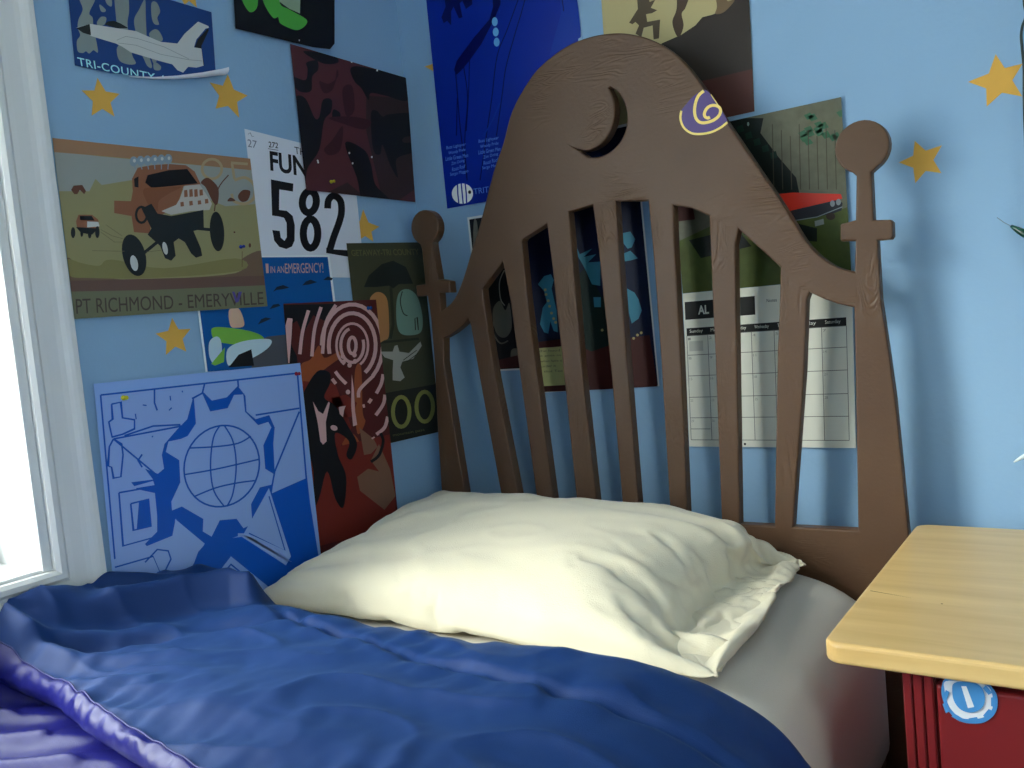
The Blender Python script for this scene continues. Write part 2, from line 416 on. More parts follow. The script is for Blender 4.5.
# --- dark red and black poster
P = Poster('L', [(288, 44.5), (404.4, 78.5), (413.4, 202.5), (304.3, 190.4)], 3, pl('oxblood', (62, 33, 36)))
bk = pl('soot', (17, 17, 20)); dk = pl('dark_wine', (44, 22, 26)); br_ = pl('umber', (42, 30, 30))
P.polys([c([(700, 410), (890, 425), (920, 800), (780, 900), (700, 560)]), c([(540, 820), (620, 780), (760, 900), (760, 990), (600, 960)])], br_)
P.polys([c([(445, 270), (490, 262), (495, 300), (470, 330), (465, 390), (420, 395), (390, 365), (385, 330), (440, 345), (450, 300)]),
         c([(395, 420), (440, 422), (480, 505), (500, 500), (515, 430), (552, 428), (550, 480), (520, 520), (500, 640), (450, 720), (440, 780), (420, 610), (400, 520)]),
         c([(632, 300), (660, 285), (745, 300), (880, 325), (880, 430), (780, 410), (720, 400), (710, 430), (680, 380), (650, 350)]),
         c([(720, 490), (745, 475), (770, 500), (800, 490), (900, 490), (905, 570), (860, 590), (860, 610), (905, 615), (905, 650), (830, 680), (835, 760), (800, 700), (770, 620), (760, 660), (730, 640)]),
         c([(610, 612), (690, 640), (720, 700), (740, 790), (800, 860), (690, 860), (660, 760)]),
         c([(560, 470), (585, 480), (590, 500), (570, 520), (555, 500)]),
         c([(440, 220), (560, 240), (580, 270), (520, 275), (450, 240)])], bk, True)
P.polys([c([(600, 380), (640, 370), (650, 470), (620, 500), (605, 460)]), c([(555, 600), (600, 540), (590, 640), (545, 665), (520, 640)]), c([(540, 505), (640, 500), (720, 520), (690, 555), (600, 530)]), c([(500, 350), (540, 360), (580, 330), (575, 300), (560, 380), (520, 400)])], dk, True)
for x, y in ((638, 266), (747, 303), (628, 655), (642, 699), (724, 672), (495, 695), (493, 688)):
    P.ell(c([(x, y)])[0], .9, 1.1, mat('paper_white', (225, 225, 222), 1), up=(x == 638), n=10)
P.done('camouflage_poster', 'dark red and black blotched poster above the number bib', 'poster', 'painted posters on the left wall')

# --- number bib
c = crop(230, 120, 4.2667)
P = Poster('L', [(244, 129), (352, 156), (364.5, 278), (262.5, 276)], 0, pl('bib_paper', (162, 165, 172)))
P.text('27', c([(72, 82)])[0], c([(112, 90)])[0], c([(112, 122)])[0], c([(74, 115)])[0], pl('pencil', (90, 94, 104)))
P.stroke(c([(74, 62), (84, 55), (92, 72), (100, 70)]), .5, pl('pencil', (90, 94, 104)))
P.text('272', c([(162, 92)])[0], c([(203, 98)])[0], c([(203, 122)])[0], c([(163, 117)])[0], bk, bold=.01)
P.text('THE', c([(272, 114)])[0], c([(335, 128)])[0], c([(336, 158)])[0], c([(275, 144)])[0], bk)
P.stroke(c([(160, 123), (204, 130)]), .5, bk)
P.text('FUN', c([(166, 132)])[0], c([(322, 160)])[0], c([(328, 246)])[0], c([(170, 217)])[0], bk, bold=.028)
P.poly(c([(172, 254), (268, 272), (266, 306), (208, 297), (207, 384), (240, 388), (265, 410), (274, 450), (273, 515), (262, 540), (238, 551), (208, 542), (186, 515), (178, 470), (210, 474), (214, 502), (230, 516), (240, 500), (239, 440), (228, 418), (205, 412), (177, 408)]), bk)
P.layer += 1
P.stroke([c([(336+30*math.cos(a), 350+46*math.sin(a)-4*math.cos(a))])[0] for a in [k*math.pi/12 for k in range(24)]], 7.2, bk, closed=True, up=False)
P.stroke([c([(341+31*math.cos(a), 485+62*math.sin(a))])[0] for a in [k*math.pi/12 for k in range(24)]], 7.2, bk, closed=True)
P.stroke(c([(414, 378), (417, 345), (432, 326), (452, 328), (470, 350), (473, 395), (462, 440), (440, 500), (422, 560)]), 6.8, bk, smooth=True)
P.poly(c([(408, 545), (430, 552), (500, 556), (500, 584), (408, 568)]), bk)
P.done('race_bib', 'white paper sheet printed with FUN and big black number 582', 'race bib')

# --- blue emergency poster (the figure it carries is left out; plain shapes stand in for it)
c = crop(190, 240, 5.4875)
P = Poster('L', [(190, 257.5), (328.5, 255), (342, 362), (204.6, 372)], 1, pl('white_edge', (172, 178, 188)))
P.poly([(192, 257.8), (326.6, 257.2), (339.5, 362), (206.5, 371.8)], pl('poster_blue', (10, 62, 112)))
P.poly(c([(350, 560), (420, 530), (520, 520), (700, 560), (800, 700), (330, 720)]), pl('slate_grey', (58, 60, 66)))
sal = pl('salmon_letter', (150, 118, 112))
P.text('1', c([(408, 130)])[0], c([(424, 131)])[0], c([(426, 182)])[0], c([(412, 183)])[0], sal)
P.text('IN AN', c([(434, 146)])[0], c([(510, 144)])[0], c([(512, 180)])[0], c([(436, 182)])[0], sal)
P.text('EMERGENCY!', c([(514, 130)])[0], c([(724, 126)])[0], c([(726, 180)])[0], c([(518, 184)])[0], sal)
nv = pl('night_shape', (22, 30, 44))
P.polys([c([(450, 285), (470, 258), (505, 248), (540, 262), (500, 272), (470, 275)]), c([(610, 250), (630, 228), (655, 218), (692, 232), (650, 245)]), c([(725, 220), (750, 200), (780, 212), (770, 222)]),
         c([(430, 380), (450, 355), (480, 350), (490, 362), (450, 375)]), c([(366, 465), (385, 435), (410, 425), (440, 432), (400, 450)])], nv)
gr = pl('lime_green', (88, 132, 52)); wt = pl('cool_white', (140, 158, 166))
P.polys([c([(208, 385), (262, 378), (292, 465), (250, 482), (215, 470)])], pl('peach', (160, 132, 112)), True)
P.polys([c([(110, 500), (150, 478), (320, 500), (400, 540), (330, 575), (150, 560)])], gr, True)
P.polys([c([(100, 560), (140, 530), (165, 560), (165, 650), (130, 685), (100, 640)]), c([(200, 600), (290, 555), (430, 545), (425, 590), (330, 650), (270, 640), (205, 690)])], wt, True)
P.poly(c([(205, 700), (260, 630), (330, 600), (345, 690)]), bk)
P.poly(c([(110, 680), (185, 590), (180, 670), (130, 690)]), gr)
P.done('emergency_poster', 'blue poster reading IN AN EMERGENCY beneath the number bib', 'poster', 'painted posters on the left wall')

# --- buggy poster
c = crop(50, 130, 4.0408)
P = Poster('L', [(50.3, 138.7), (248, 159.2), (265.3, 306.5), (72.5, 319.3)], 3, pl('sand', (110, 106, 76), var=.06))
P.poly(c([(-20, 85), (200, 110), (400, 128), (815, 165), (840, 300), (700, 310), (500, 230), (400, 260), (320, 205), (200, 225), (175, 200), (150, 250), (-20, 250)]), pl('hazy_grey', (112, 116, 112)))
P.poly(c([(0, 34), (800, 117), (808, 165), (400, 126), (200, 108), (5, 92)]), pl('terracotta', (116, 88, 66)))
P.polys([c([(60, 520), (110, 560), (140, 590), (180, 570), (230, 600), (400, 605), (740, 580), (770, 520), (860, 495), (870, 640), (60, 650)])], pl('earth_brown', (84, 68, 56)), True)
P.polys([c([(60, 525), (120, 540), (190, 550), (240, 525), (450, 560), (740, 520), (760, 570), (400, 600), (150, 600), (70, 590)])], pl('olive_sand', (98, 94, 60)), True)
P.poly(c([(60, 612), (300, 605), (870, 590), (875, 640), (60, 655)]), pl('red_earth', (78, 60, 54)))
P.poly(c([(60, 655), (400, 648), (872, 628), (880, 740), (60, 790)]), pl('khaki_band', (82, 84, 66)))
P.text('PT RICHMOND - EMERYVILLE', c([(94, 684)])[0], c([(852, 655)])[0], c([(855, 706)])[0], c([(98, 745)])[0], pl('brown_letter', (56, 48, 44)))
rust = pl('rust', (104, 68, 50)); dr = pl('dark_rust', (70, 44, 34))
P.stroke([c([(645+40*math.cos(a), 160+40*math.sin(a))])[0] for a in [k*math.pi/10 for k in range(20)]], 2.6, pl('cream_mark', (128, 112, 86)), closed=True)
P.strokes([c([(722, 135), (790, 140)]), c([(726, 138), (736, 200)])], 2.6, pl('cream_mark', (128, 112, 86)))
P.stroke(c([(736, 205), (780, 195), (815, 225), (815, 275), (780, 300), (735, 290), (725, 260)]), 2.8, pl('cream_mark', (128, 112, 86)), smooth=True)
P.polys([c([(750, 270), (770, 245), (800, 250), (790, 285), (765, 292)]), c([(708, 290), (720, 275), (740, 288)]), c([(600, 215), (625, 195), (655, 215), (672, 245), (668, 300), (650, 295), (620, 235)])], dr, True)
P.stroke(c([(655, 330), (670, 240), (712, 184)]), 1.1, dr, smooth=True)
P.poly(c([(322, 200), (345, 155), (400, 145), (470, 140), (540, 145), (575, 170), (600, 222), (530, 230), (500, 320), (440, 345), (400, 345), (395, 420), (330, 415), (320, 350), (250, 338), (250, 288), (318, 290), (325, 250)]), rust)
P.poly(c([(375, 215), (385, 185), (470, 165), (545, 160), (588, 218), (450, 232), (400, 236)]), bk)
P.poly(c([(330, 200), (348, 190), (348, 235), (332, 232)]), bk)
P.polys([c([(370, 240), (450, 235), (520, 232), (470, 260), (430, 290), (425, 330), (395, 310), (380, 290)])], pl('mid_rust', (96, 60, 42)), True)
P.poly(c([(534, 228), (595, 222), (640, 290), (645, 300), (635, 325), (560, 330), (480, 345), (440, 330), (500, 305), (515, 280)]), pl('grille_grey', (138, 134, 128)))
P.polys([c([(x, y), (x+13, y-2), (x+15, y+h), (x+1, y+h+2)]) for x, y, h in ((532, 246, 26), (553, 243, 28), (573, 243, 28), (594, 244, 22), (517, 294, 16), (553, 290, 16), (587, 288, 14), (616, 282, 16))], rust)
P.poly(c([(400, 300), (425, 340), (480, 350), (560, 335), (610, 325), (612, 400), (570, 410), (600, 480), (605, 510), (580, 518), (560, 500), (535, 455), (510, 440), (490, 455), (498, 510), (480, 530), (455, 520), (435, 470), (385, 425), (400, 400), (360, 320)]), ink)
P.stroke(c([(350, 515), (430, 450)]), 3.2, ink); P.stroke(c([(585, 400), (640, 405)]), 3.0, ink)
P.stroke([c([(360+22*math.cos(a), 345+32*math.sin(a))])[0] for a in [k*math.pi/8 for k in range(16)]], 2.4, ink, closed=True)
P.ell(c([(330, 508)])[0], 46/4.04, 86/4.04, ink, rot=-15); P.ell(c([(665, 412)])[0], 29/4.04, 80/4.04, ink, rot=-4)
P.ell(c([(330, 540)])[0], 15/4.04, 32/4.04, lgrey, rot=-12); P.ell(c([(455, 480)])[0], 10/4.04, 26/4.04, lgrey, rot=-12)
for i in range(6):
    x0_ = 328+i*28; P.ell(c([(x0_, 130-2*i)])[0], 3.9, 5.0, pl('lamp_grey', (98, 112, 122)), up=(i == 0)); 
for i in range(6):
    x0_ = 328+i*28; P.ell(c([(x0_+3, 127-2*i)])[0], 1.4, 1.8, lgrey, up=(i == 0))
P.strokes([c([(328+i*28, 140), (336+i*26, 162)]) for i in range(6)], .9, pl('lamp_grey', (98, 112, 122)))
P.polys([c([(95, 372), (105, 345), (160, 345), (185, 365), (190, 395), (150, 405), (100, 400)])], rust)
P.poly(c([(110, 350), (158, 350), (170, 368), (112, 366)]), bk); P.poly(c([(95, 395), (185, 400), (160, 425), (115, 418)]), ink)
P.poly(c([(140, 372), (185, 374), (190, 392), (140, 396)]), lgrey)
for x, y, a, b in ((83, 417, 9, 22), (181, 415, 9, 24), (118, 418, 6, 16), (150, 425, 7, 15)): P.ell(c([(x, y)])[0], a/4.04, b/4.04, ink, up=(x == 83))
P.polys([c([(75, 245), (85, 228), (120, 225), (135, 250), (128, 262), (110, 245), (100, 262), (88, 262)])], dr)
P.strokes([c([(195, 405), (240, 430), (285, 442)]), c([(195, 415), (250, 455), (285, 455)]), c([(160, 490), (290, 492)]), c([(215, 385), (280, 430)]), c([(380, 495), (440, 488)])], .5, pl('dust_line', (84, 78, 58)))
P.ell(c([(735, 415)])[0], .9, .9, dr); P.ell(c([(797, 468)])[0], 1.2, 2.2, dr)
P.stroke(c([(766, 492), (766, 555)]), .5, dr)
P.poly(c([(725, 655), (735, 655), (745, 685), (752, 655), (765, 655), (752, 695), (740, 700)]), pl('violet_mark', (62, 56, 108)))
P.done('buggy_poster', 'tan poster of jumping off-road buggies reading PT RICHMOND EMERYVILLE', 'poster', 'painted posters on the left wall')

# --- poster of pale rings and dark figures
c = crop(180, 280, 3.6571)
P = Poster('L', [(281.3, 304), (374, 299.8), (396.5, 520), (302, 562)], 3, pl('maroon', (62, 24, 24)))
P.polys([c([(370, 92), (560, 88), (560, 110), (520, 150), (480, 130), (440, 200), (420, 150), (372, 180)]), c([(370, 180), (420, 280), (440, 500), (500, 620), (370, 620)])], bk)
P.polys([c([(435, 310), (470, 290), (500, 240), (520, 285), (575, 262), (590, 275), (530, 320), (480, 360), (450, 390), (430, 370)]), c([(580, 580), (620, 560), (650, 600), (640, 660), (600, 690), (560, 640), (590, 620)]), c([(635, 320), (655, 320), (660, 480), (670, 520), (640, 560), (630, 400)])], pl('burnt_orange', (112, 58, 34)), True)
P.polys([c([(470, 610), (520, 620), (780, 560), (780, 900), (470, 980)]), c([(545, 430), (600, 420), (640, 450), (620, 500), (560, 510)]), c([(440, 370), (560, 380), (620, 540), (560, 640), (460, 520)])], pl('brick_red', (88, 30, 24)))
P.polys([c([(450, 400), (480, 350), (505, 330), (540, 340), (540, 380), (520, 430), (560, 460), (610, 540), (640, 600), (620, 655), (600, 640), (610, 590), (560, 560), (570, 640), (600, 720), (590, 830), (560, 800), (530, 700), (500, 800), (470, 850), (480, 700), (440, 560), (440, 440)])], bk, True)
P.polys([c([(640, 720), (680, 690), (720, 700), (690, 660), (720, 600), (760, 690), (780, 790), (740, 840), (650, 770)]), c([(648, 540), (700, 580), (715, 610), (690, 635), (665, 640)])], pl('clay_brown', (96, 70, 56)))
pk = pl('pale_pink', (156, 124, 122))
for k, (rx, ry, a0, a1, w) in enumerate(((14, 30, 0, 360, 12), (42, 62, -20, 262, 11), (58, 80, 120, 425, 9), (86, 118, 165, 425, 14), (112, 150, 180, 418, 14))):
    pts_ = [c([(622+rx*math.cos(R_(a)), 240+ry*math.sin(R_(a)))])[0] for a in range(a0, a1+1, 12)]
    P.stroke(pts_, w/3.657, pk, up=(k == 0))
P.strokes([c([(398, 145), (385, 220), (383, 300)]), c([(462, 112), (440, 190), (430, 272)]), c([(508, 100), (484, 180), (474, 280)]), c([(562, 92), (525, 160), (513, 270)]), c([(560, 335), (575, 355), (600, 380)]), c([(548, 362), (562, 380)]),
           c([(735, 345), (728, 380), (710, 415)]), c([(742, 420), (735, 455), (708, 495)]), c([(752, 500), (740, 540), (710, 565)]), c([(692, 435), (682, 450)]), c([(645, 430), (650, 400), (700, 350)]), c([(660, 462), (668, 460)]), c([(697, 575), (700, 580)])], 3.4, pk, smooth=True)
P.poly(c([(368, 200), (385, 140), (403, 142), (400, 200), (392, 305), (370, 305)]), pk)
P.poly(c([(620, 345), (628, 400), (632, 480), (640, 530), (625, 535), (618, 460)]), pk)
P.poly(c([(478, 445), (498, 480), (515, 490), (535, 445), (540, 450), (525, 520), (528, 590), (515, 602), (505, 590), (495, 520)]), pk)
P.ell(c([(555, 541)])[0], 3.6, 2.6, pk, rot=20)
P.poly(c([(572, 465), (598, 460), (592, 475), (588, 502), (576, 490)]), pk)
for x, y in ((587, 280), (590, 300), (612, 312), (632, 298), (606, 410), (630, 275)): P.ell(c([(x, y)])[0], 2.2, 2.4, pk, up=(x == 587))
P.stroke(c([(690, 665), (720, 640), (735, 590), (725, 560)]), 3, bk, smooth=True)
P.done('ring_poster', 'maroon poster of pale pink concentric rings over black figure', 'poster', 'painted posters on the left wall')

# --- olive poster with dove
c = crop(340, 230, 3.4909)
P = Poster('L', [(345, 243.5), (420, 242.5), (439, 431.5), (368, 448)], 2, pl('olive_drab', (50, 50, 36)))
P.text('GETAWAY-TRI COUNTY', c([(32, 70)])[0], c([(268, 66)])[0], c([(272, 88)])[0], c([(36, 92)])[0], pl('olive_letter', (74, 72, 44)), bold=.02)
P.polys([c([(78, 200), (95, 160), (140, 120), (180, 108), (225, 130), (250, 188), (200, 190), (180, 205), (165, 195), (120, 200)])], pl('canopy_black', (22, 26, 24)))
P.stroke(c([(172, 200), (176, 260), (180, 330), (170, 380)]), 3, pl('dark_olive', (34, 36, 26)))
P.stroke(c([(60, 400), (150, 392), (270, 380)]), 2.4, pl('dark_olive', (34, 36, 26)))
P.polys([c([(98, 260), (110, 225), (135, 218), (158, 240), (165, 300), (165, 370), (150, 385), (120, 385)])], pl('amber_window', (132, 92, 56)), True)
P.polys([c([(192, 250), (205, 215), (235, 208), (265, 235), (282, 300), (278, 355), (240, 368), (205, 360), (192, 320)])], pl('sage_window', (86, 108, 96)), True)
P.stroke(c([(212, 215), (205, 250), (215, 290), (230, 300)]), 1, pl('dark_olive', (34, 36, 26)), smooth=True)
P.stroke(c([(258, 350), (256, 310), (264, 305), (268, 350)]), 1, pl('dark_olive', (34, 36, 26)))
P.polys([c([(185, 405), (195, 402), (202, 425), (235, 430), (275, 390), (280, 405), (250, 450), (212, 460), (205, 480), (220, 515), (205, 528), (178, 525), (178, 490), (180, 455), (150, 445), (135, 425), (178, 425)])], pl('dove_grey', (122, 120, 112)))
P.strokes([c([(215, 455), (262, 420)]), c([(228, 460), (268, 430)])], .7, pl('dark_olive', (34, 36, 26)))
P.poly(c([(150, 570), (330, 538), (345, 705), (160, 745)]), pl('number_black', (26, 26, 22)))
yo = pl('olive_yellow', (100, 100, 52))
for x, y in ((208, 635), (290, 617)):
    P.stroke([c([(x+29*math.cos(a), y+52*math.sin(a))])[0] for a in [k*math.pi/12 for k in range(24)]], 3.9, yo, closed=True, up=(x == 208))
P.text('mountain pass', c([(178, 712)])[0], c([(288, 692)])[0], c([(290, 704)])[0], c([(180, 724)])[0], pl('olive_letter', (74, 72, 44)))
P.done('dove_poster', 'olive poster with white dove and yellow-green zeros by bed post', 'poster', 'painted posters on the left wall')

# --- gear poster
c = crop(60, 340, 3.6571)
P = Poster('L', [(90.8, 384), (297.4, 363.2), (323, 600), (119, 668)], 4, pl('film_blue', (104, 130, 172), rough=.35))
P.poly(c([(135, 202), (855, 122), (905, 500), (950, 880), (230, 1120), (180, 760)]), pl('pale_blue_paper', (106, 128, 170), rough=.45, var=.03))
ub = pl('ultramarine', (8, 62, 138), rough=.35)
# dark field behind the gear
P.poly(c([(250, 520), (330, 510), (300, 470), (375, 500), (362, 420), (372, 380), (420, 325), (455, 290), (475, 215), (515, 192), (545, 222), (600, 210), (640, 168), (668, 205), (672, 262), (705, 290), (755, 275), (775, 320), (770, 380), (775, 480), (765, 560), (890, 505), (950, 880), (820, 800), (660, 710), (540, 750), (520, 1000), (400, 1030), (500, 760), (410, 650), (395, 735), (355, 745), (340, 560), (270, 545)]), ub)
P.poly(c([(345, 500), (420, 430), (440, 560), (410, 660), (420, 800), (440, 900), (300, 745), (345, 700)]), ub)
gearp = c([(478, 215), (512, 196), (540, 260), (602, 248), (625, 200), (662, 198), (668, 262), (715, 310), (752, 298), (765, 320), (735, 385), (742, 470), (775, 490), (765, 530), (722, 540), (690, 600), (695, 672), (660, 690), (635, 655), (575, 660), (545, 720), (510, 700), (512, 655), (435, 610), (398, 625), (395, 590), (428, 520), (424, 440), (375, 410), (385, 370), (432, 360), (455, 350), (485, 305)])
pbp = pl('pale_blue_paper', (106, 128, 170))
P.poly(gearp, pbp)
P.stroke(gearp, .9, ub, closed=True)
cx_, cy_ = 581, 461
P.stroke([c([(cx_+138*math.cos(a), cy_+148*math.sin(a)-12*math.cos(a))])[0] for a in [k*math.pi/20 for k in range(40)]], 1.7, ub, closed=True)
P.strokes([c([(575, 312), (550, 360), (540, 460), (552, 550), (590, 608)]), c([(590, 312), (622, 370), (634, 460), (622, 560), (600, 608)]), c([(465, 395), (560, 390), (640, 378), (688, 352)]), c([(445, 492), (560, 472), (718, 436)]), c([(480, 572), (560, 540), (640, 522), (702, 514)])], 1.5, ub, smooth=True)
# frame and panel lines
P.strokes([c([(138, 202), (858, 122)]), c([(138, 202), (160, 460), (190, 800)]), c([(858, 122), (890, 500), (925, 800)]), c([(335, 182), (335, 230), (345, 258)]), c([(640, 148), (642, 172)]), c([(518, 162), (510, 195), (472, 215)]), c([(185, 362), (450, 312)]), c([(185, 362), (345, 495)]), c([(345, 495), (375, 470)]), c([(705, 275), (865, 250)]), c([(865, 262), (775, 480), (762, 550)]), c([(225, 350), (330, 315), (430, 310)])], 1.7, ub)
P.strokes([c([(178, 235), (212, 228), (218, 285), (262, 292), (262, 325), (218, 345), (180, 355), (172, 320), (168, 300), (182, 290), (178, 235)]), c([(185, 362), (215, 380), (220, 420), (212, 500), (185, 505), (178, 465), (165, 460), (170, 390), (185, 362)]), c([(205, 558), (338, 535), (355, 715), (220, 752), (205, 558)]), c([(248, 598), (312, 582), (322, 680), (258, 695), (248, 598)]), c([(290, 418), (275, 440), (290, 465)])], 1.7, ub)
P.poly(c([(278, 592), (312, 584), (320, 680), (270, 690)]), ub)
P.strokes([c([(392, 205), (394, 222)]), c([(388, 258), (398, 248)]), c([(292, 238), (306, 240)]), c([(436, 186), (438, 192)]), c([(325, 355), (330, 352)]), c([(265, 270), (268, 290)])], 1.2, ub)
P.polys([c([(755, 560), (820, 770), (812, 790), (640, 712), (665, 715)]), c([(640, 706), (660, 706), (800, 840), (780, 850), (640, 725)]), c([(412, 655), (520, 745), (400, 880), (300, 900), (190, 960), (190, 800), (400, 715)]), c([(240, 540), (330, 515), (335, 530), (245, 545)]), c([(560, 800), (620, 745), (800, 860), (640, 980), (480, 950)])], pbp)
P.strokes([c([(757, 575), (808, 765), (660, 700)]), c([(190, 830), (330, 790), (360, 860), (200, 900)]), c([(300, 812), (345, 765), (385, 770), (395, 800), (375, 840), (345, 850)]), c([(560, 830), (620, 765), (770, 860)])], 1.5, ub)
P.poly([(203, 541), (243, 536), (262, 549), (306, 570), (330, 640), (150, 640), (176, 590)], ub)
P.poly([(228, 556), (275, 594), (300, 640), (170, 640), (200, 592)], pbp)
P.stroke([(200, 596), (228, 564), (266, 595)], 1.4, ub)
P.polys([[(238, 536), (246, 536), (286, 560), (283, 565)], [(266, 488), (288, 556), (285, 561), (240, 535)]], pbp)
P.stroke([(266, 496), (282, 550), (246, 533)], 1.2, ub)
P.done('gear_poster', 'large pale blue poster of a gear around a globe', 'poster', 'painted posters on the left wall')

# ================= back wall
# --- tall blue poster with mechanical arm
c = crop(400, 0, 4.2667)
P = Poster('B', [(418.9, -80), (566, -107), (598.5, 182), (448, 208.7)], 1, pb('poster_white_edge', (150, 175, 195)))
P.poly([(418.9, -80), (563, -107), (594.5, 182.7), (448, 208.7)], pb('royal_blue', (6, 34, 128), rough=.3))
P.polys([c([(680, -100), (765, -100), (775, 160), (640, 240), (690, 60)])], pb('royal_blue_lighter', (4, 44, 135), rough=.3))
na = pb('navy_arm', (4, 8, 72), rough=.3)
P.poly(c([(395, -60), (435, -60), (432, 20), (405, 85), (350, 190), (300, 260), (262, 305), (245, 320), (234, 300), (245, 262), (320, 160), (385, 85), (400, 30)]), na)
P.polys([c([(190, -40), (310, -40), (312, 20), (285, 40), (270, 5), (258, 15), (270, 75), (255, 80), (232, 30), (222, 50), (222, 110), (205, 90), (190, 100), (180, 75), (198, 30)])], na)
P.strokes([c([(240, 300), (250, 420), (262, 560), (290, 770)]), c([(248, 420), (244, 580)]), c([(275, 285), (292, 420), (280, 600), (290, 770)]), c([(300, 250), (296, 400), (286, 560)]), c([(515, -20), (460, 130), (418, 240), (395, 420), (372, 580), (345, 770)]), c([(542, -20), (520, 60), (490, 160), (455, 290), (440, 400), (415, 580)]), c([(690, -30), (698, 20), (702, 50)])], 1.0, na, smooth=True)
P.strokes([c([(425, 60), (430, 45)]), c([(430, 440), (395, 520), (360, 580)])], 1.2, pb('royal_blue_lighter', (4, 44, 135), rough=.3), smooth=True)
for x, y in ((408, 94), (412, 138), (416, 181)): P.ell(c([(x, y)])[0], 2.9, 4.4, pb('ice_blue', (90, 150, 195)), up=(x == 408))
c2 = crop(430, 100, 5.91)
tb = pb('soft_blue_text', (84, 128, 205))
for i, t in enumerate(('Buzz Lightyear', 'Woody Pride', 'Little Green Men', 'Zim Doing', 'Roust Roof', 'Sergo Maggio')):
    x0_ = (102, 114, 98, 132, 136, 124)[i]; x1_ = (216, 214, 230, 210, 214, 232)[i]; y_ = 274+i*31.5
    P.text(t, c2([(x0_, y_)])[0], c2([(x1_, y_-22)])[0], c2([(x1_, y_+1)])[0], c2([(x0_, y_+24)])[0], tb)
    x0_ = (292, 302, 292, 320, 322, 314)[i]; x1_ = x0_+(118, 108, 130, 88, 86, 110)[i]; y_ -= 38
    P.text(t, c2([(x0_, y_)])[0], c2([(x1_, y_-22)])[0], c2([(x1_, y_+1)])[0], c2([(x0_, y_+24)])[0], tb)
P.ell(c2([(197, 554)])[0], 10.6, 10.2, pb('fish_white', (205, 208, 215)))
P.strokes([c2([(168, 498), (170, 555), (176, 610)]), c2([(190, 492), (196, 555), (202, 615)]), c2([(213, 492), (220, 555), (222, 612)])], 1.3, pb('royal_blue', (6, 34, 128), rough=.3))
P.ell(c2([(240, 545)])[0], 1.5, 1.8, bk)
P.text('TRITON', c2([(262, 525)])[0], c2([(420, 500)])[0], c2([(420, 538)])[0], c2([(266, 558)])[0], tb)
P.done('arm_poster', 'tall glossy royal blue poster with navy mechanical arm and striped fish', 'poster')

# --- small white-edged poster behind the bed post side
c = crop(400, 200, 4.2667)
P = Poster('B', [(468, 217.6), (524, 208), (531, 369.3), (484, 371.8)], 1, pb('print_edge', (190, 190, 185)))
P.poly([(470, 219.6), (522, 211), (529, 367.6), (486, 370)], bk)
P.polys([c([(318, 92), (330, 88), (336, 150), (326, 215), (316, 210)]), c([(402, 460), (430, 430), (452, 470), (470, 440), (480, 540), (455, 585), (420, 575), (400, 520)]), c([(478, 640), (512, 640), (512, 700), (480, 705)])], pb('stone_grey', (92, 90, 80)), True)
P.stroke(c([(448, 300), (428, 350), (432, 420), (450, 450)]), 1.0, pb('stone_light', (140, 138, 130)), smooth=True)
P.stroke(c([(405, 500), (400, 560), (430, 610), (465, 600)]), 1.4, pb('stone_grey', (92, 90, 80)), smooth=True)
P.poly(c([(390, 690), (512, 660), (515, 712), (395, 722)]), pb('dull_red', (58, 26, 24)))
P.done('engraving_poster', 'small white-edged black print with grey shapes behind the left slats', 'poster')

# --- dark poster with teal skeleton shapes
P = Poster('B', [(514, 150), (635.5, 122), (660.3, 386), (528, 393.3)], 2, pb('print_edge', (190, 190, 185)))
P.poly([(516, 152), (634, 125), (658.8, 384.6), (529, 391.6)], pb('midnight', (8, 18, 44)))
c = crop(440, 190, 3.6583)
P.polys([c([(490, 330), (540, 280), (610, 420), (640, 560), (600, 620), (560, 640), (500, 520)])], pb('bottle_green', (10, 30, 26)))
P.polys([c([(330, 560), (440, 545), (560, 590), (700, 540), (770, 530), (800, 720), (340, 740)])], pb('deep_maroon', (56, 20, 16)))
te = pb('teal_bone', (52, 112, 132))
P.polys([c([(362, 345), (385, 315), (410, 308), (420, 330), (412, 360), (430, 440), (435, 520), (420, 515), (408, 480), (400, 525), (385, 520), (370, 490), (380, 430), (395, 410), (385, 370), (372, 355)]),
         c([(500, 200), (515, 235), (560, 215), (530, 245), (575, 235), (545, 265), (590, 262), (590, 350), (560, 345), (535, 290), (510, 245)]), c([(565, 392), (592, 392), (592, 428), (568, 428)]),
         c([(672, 158), (700, 152), (718, 180), (705, 210), (690, 215), (675, 195)]), c([(670, 235), (700, 222), (728, 250), (700, 258), (672, 262)]),
         c([(688, 360), (715, 375), (730, 400), (742, 440), (730, 470), (705, 488), (695, 450)]), c([(620, 210), (655, 200), (660, 340), (625, 350)])], te)
for x, y in ((389, 365), (392, 382), (400, 405), (405, 425), (412, 450), (420, 470), (427, 484), (597, 512), (712, 542), (726, 530), (740, 522)): P.ell(c([(x, y)])[0], 1.4, 1.4, pb('bead_yellow', (150, 140, 90)), up=(x == 389), n=10)
P.poly(c([(375, 722), (460, 716), (800, 700), (800, 735), (375, 740)]), pb('deep_maroon', (56, 20, 16))) if False else None
P.done('skeleton_poster', 'dark poster with teal shapes and maroon base seen between middle slats', 'poster')
# --- yellow note on top of it
c = crop(480, 330, 5.69)
P = Poster('B', [(536, 348.3), (571, 345.6), (575.5, 384.2), (541, 386)], 3, pb('note_yellow', (150, 148, 98)))
for i, (t, a, b) in enumerate((('the hood', 345, 462), ('it goes to', 350, 470), ('when here it', 352, 475), ('order it', 358, 440), ('that Tee', 372, 478))):
    y_ = 112+i*29
    P.text(t, c([(a, y_)])[0], c([(b, y_-5)])[0], c([(b, y_+8)])[0], c([(a, y_+13)])[0], ink, bold=-.005)
P.done('paper_note', 'yellow handwritten paper note stuck on dark poster behind slats', 'note')

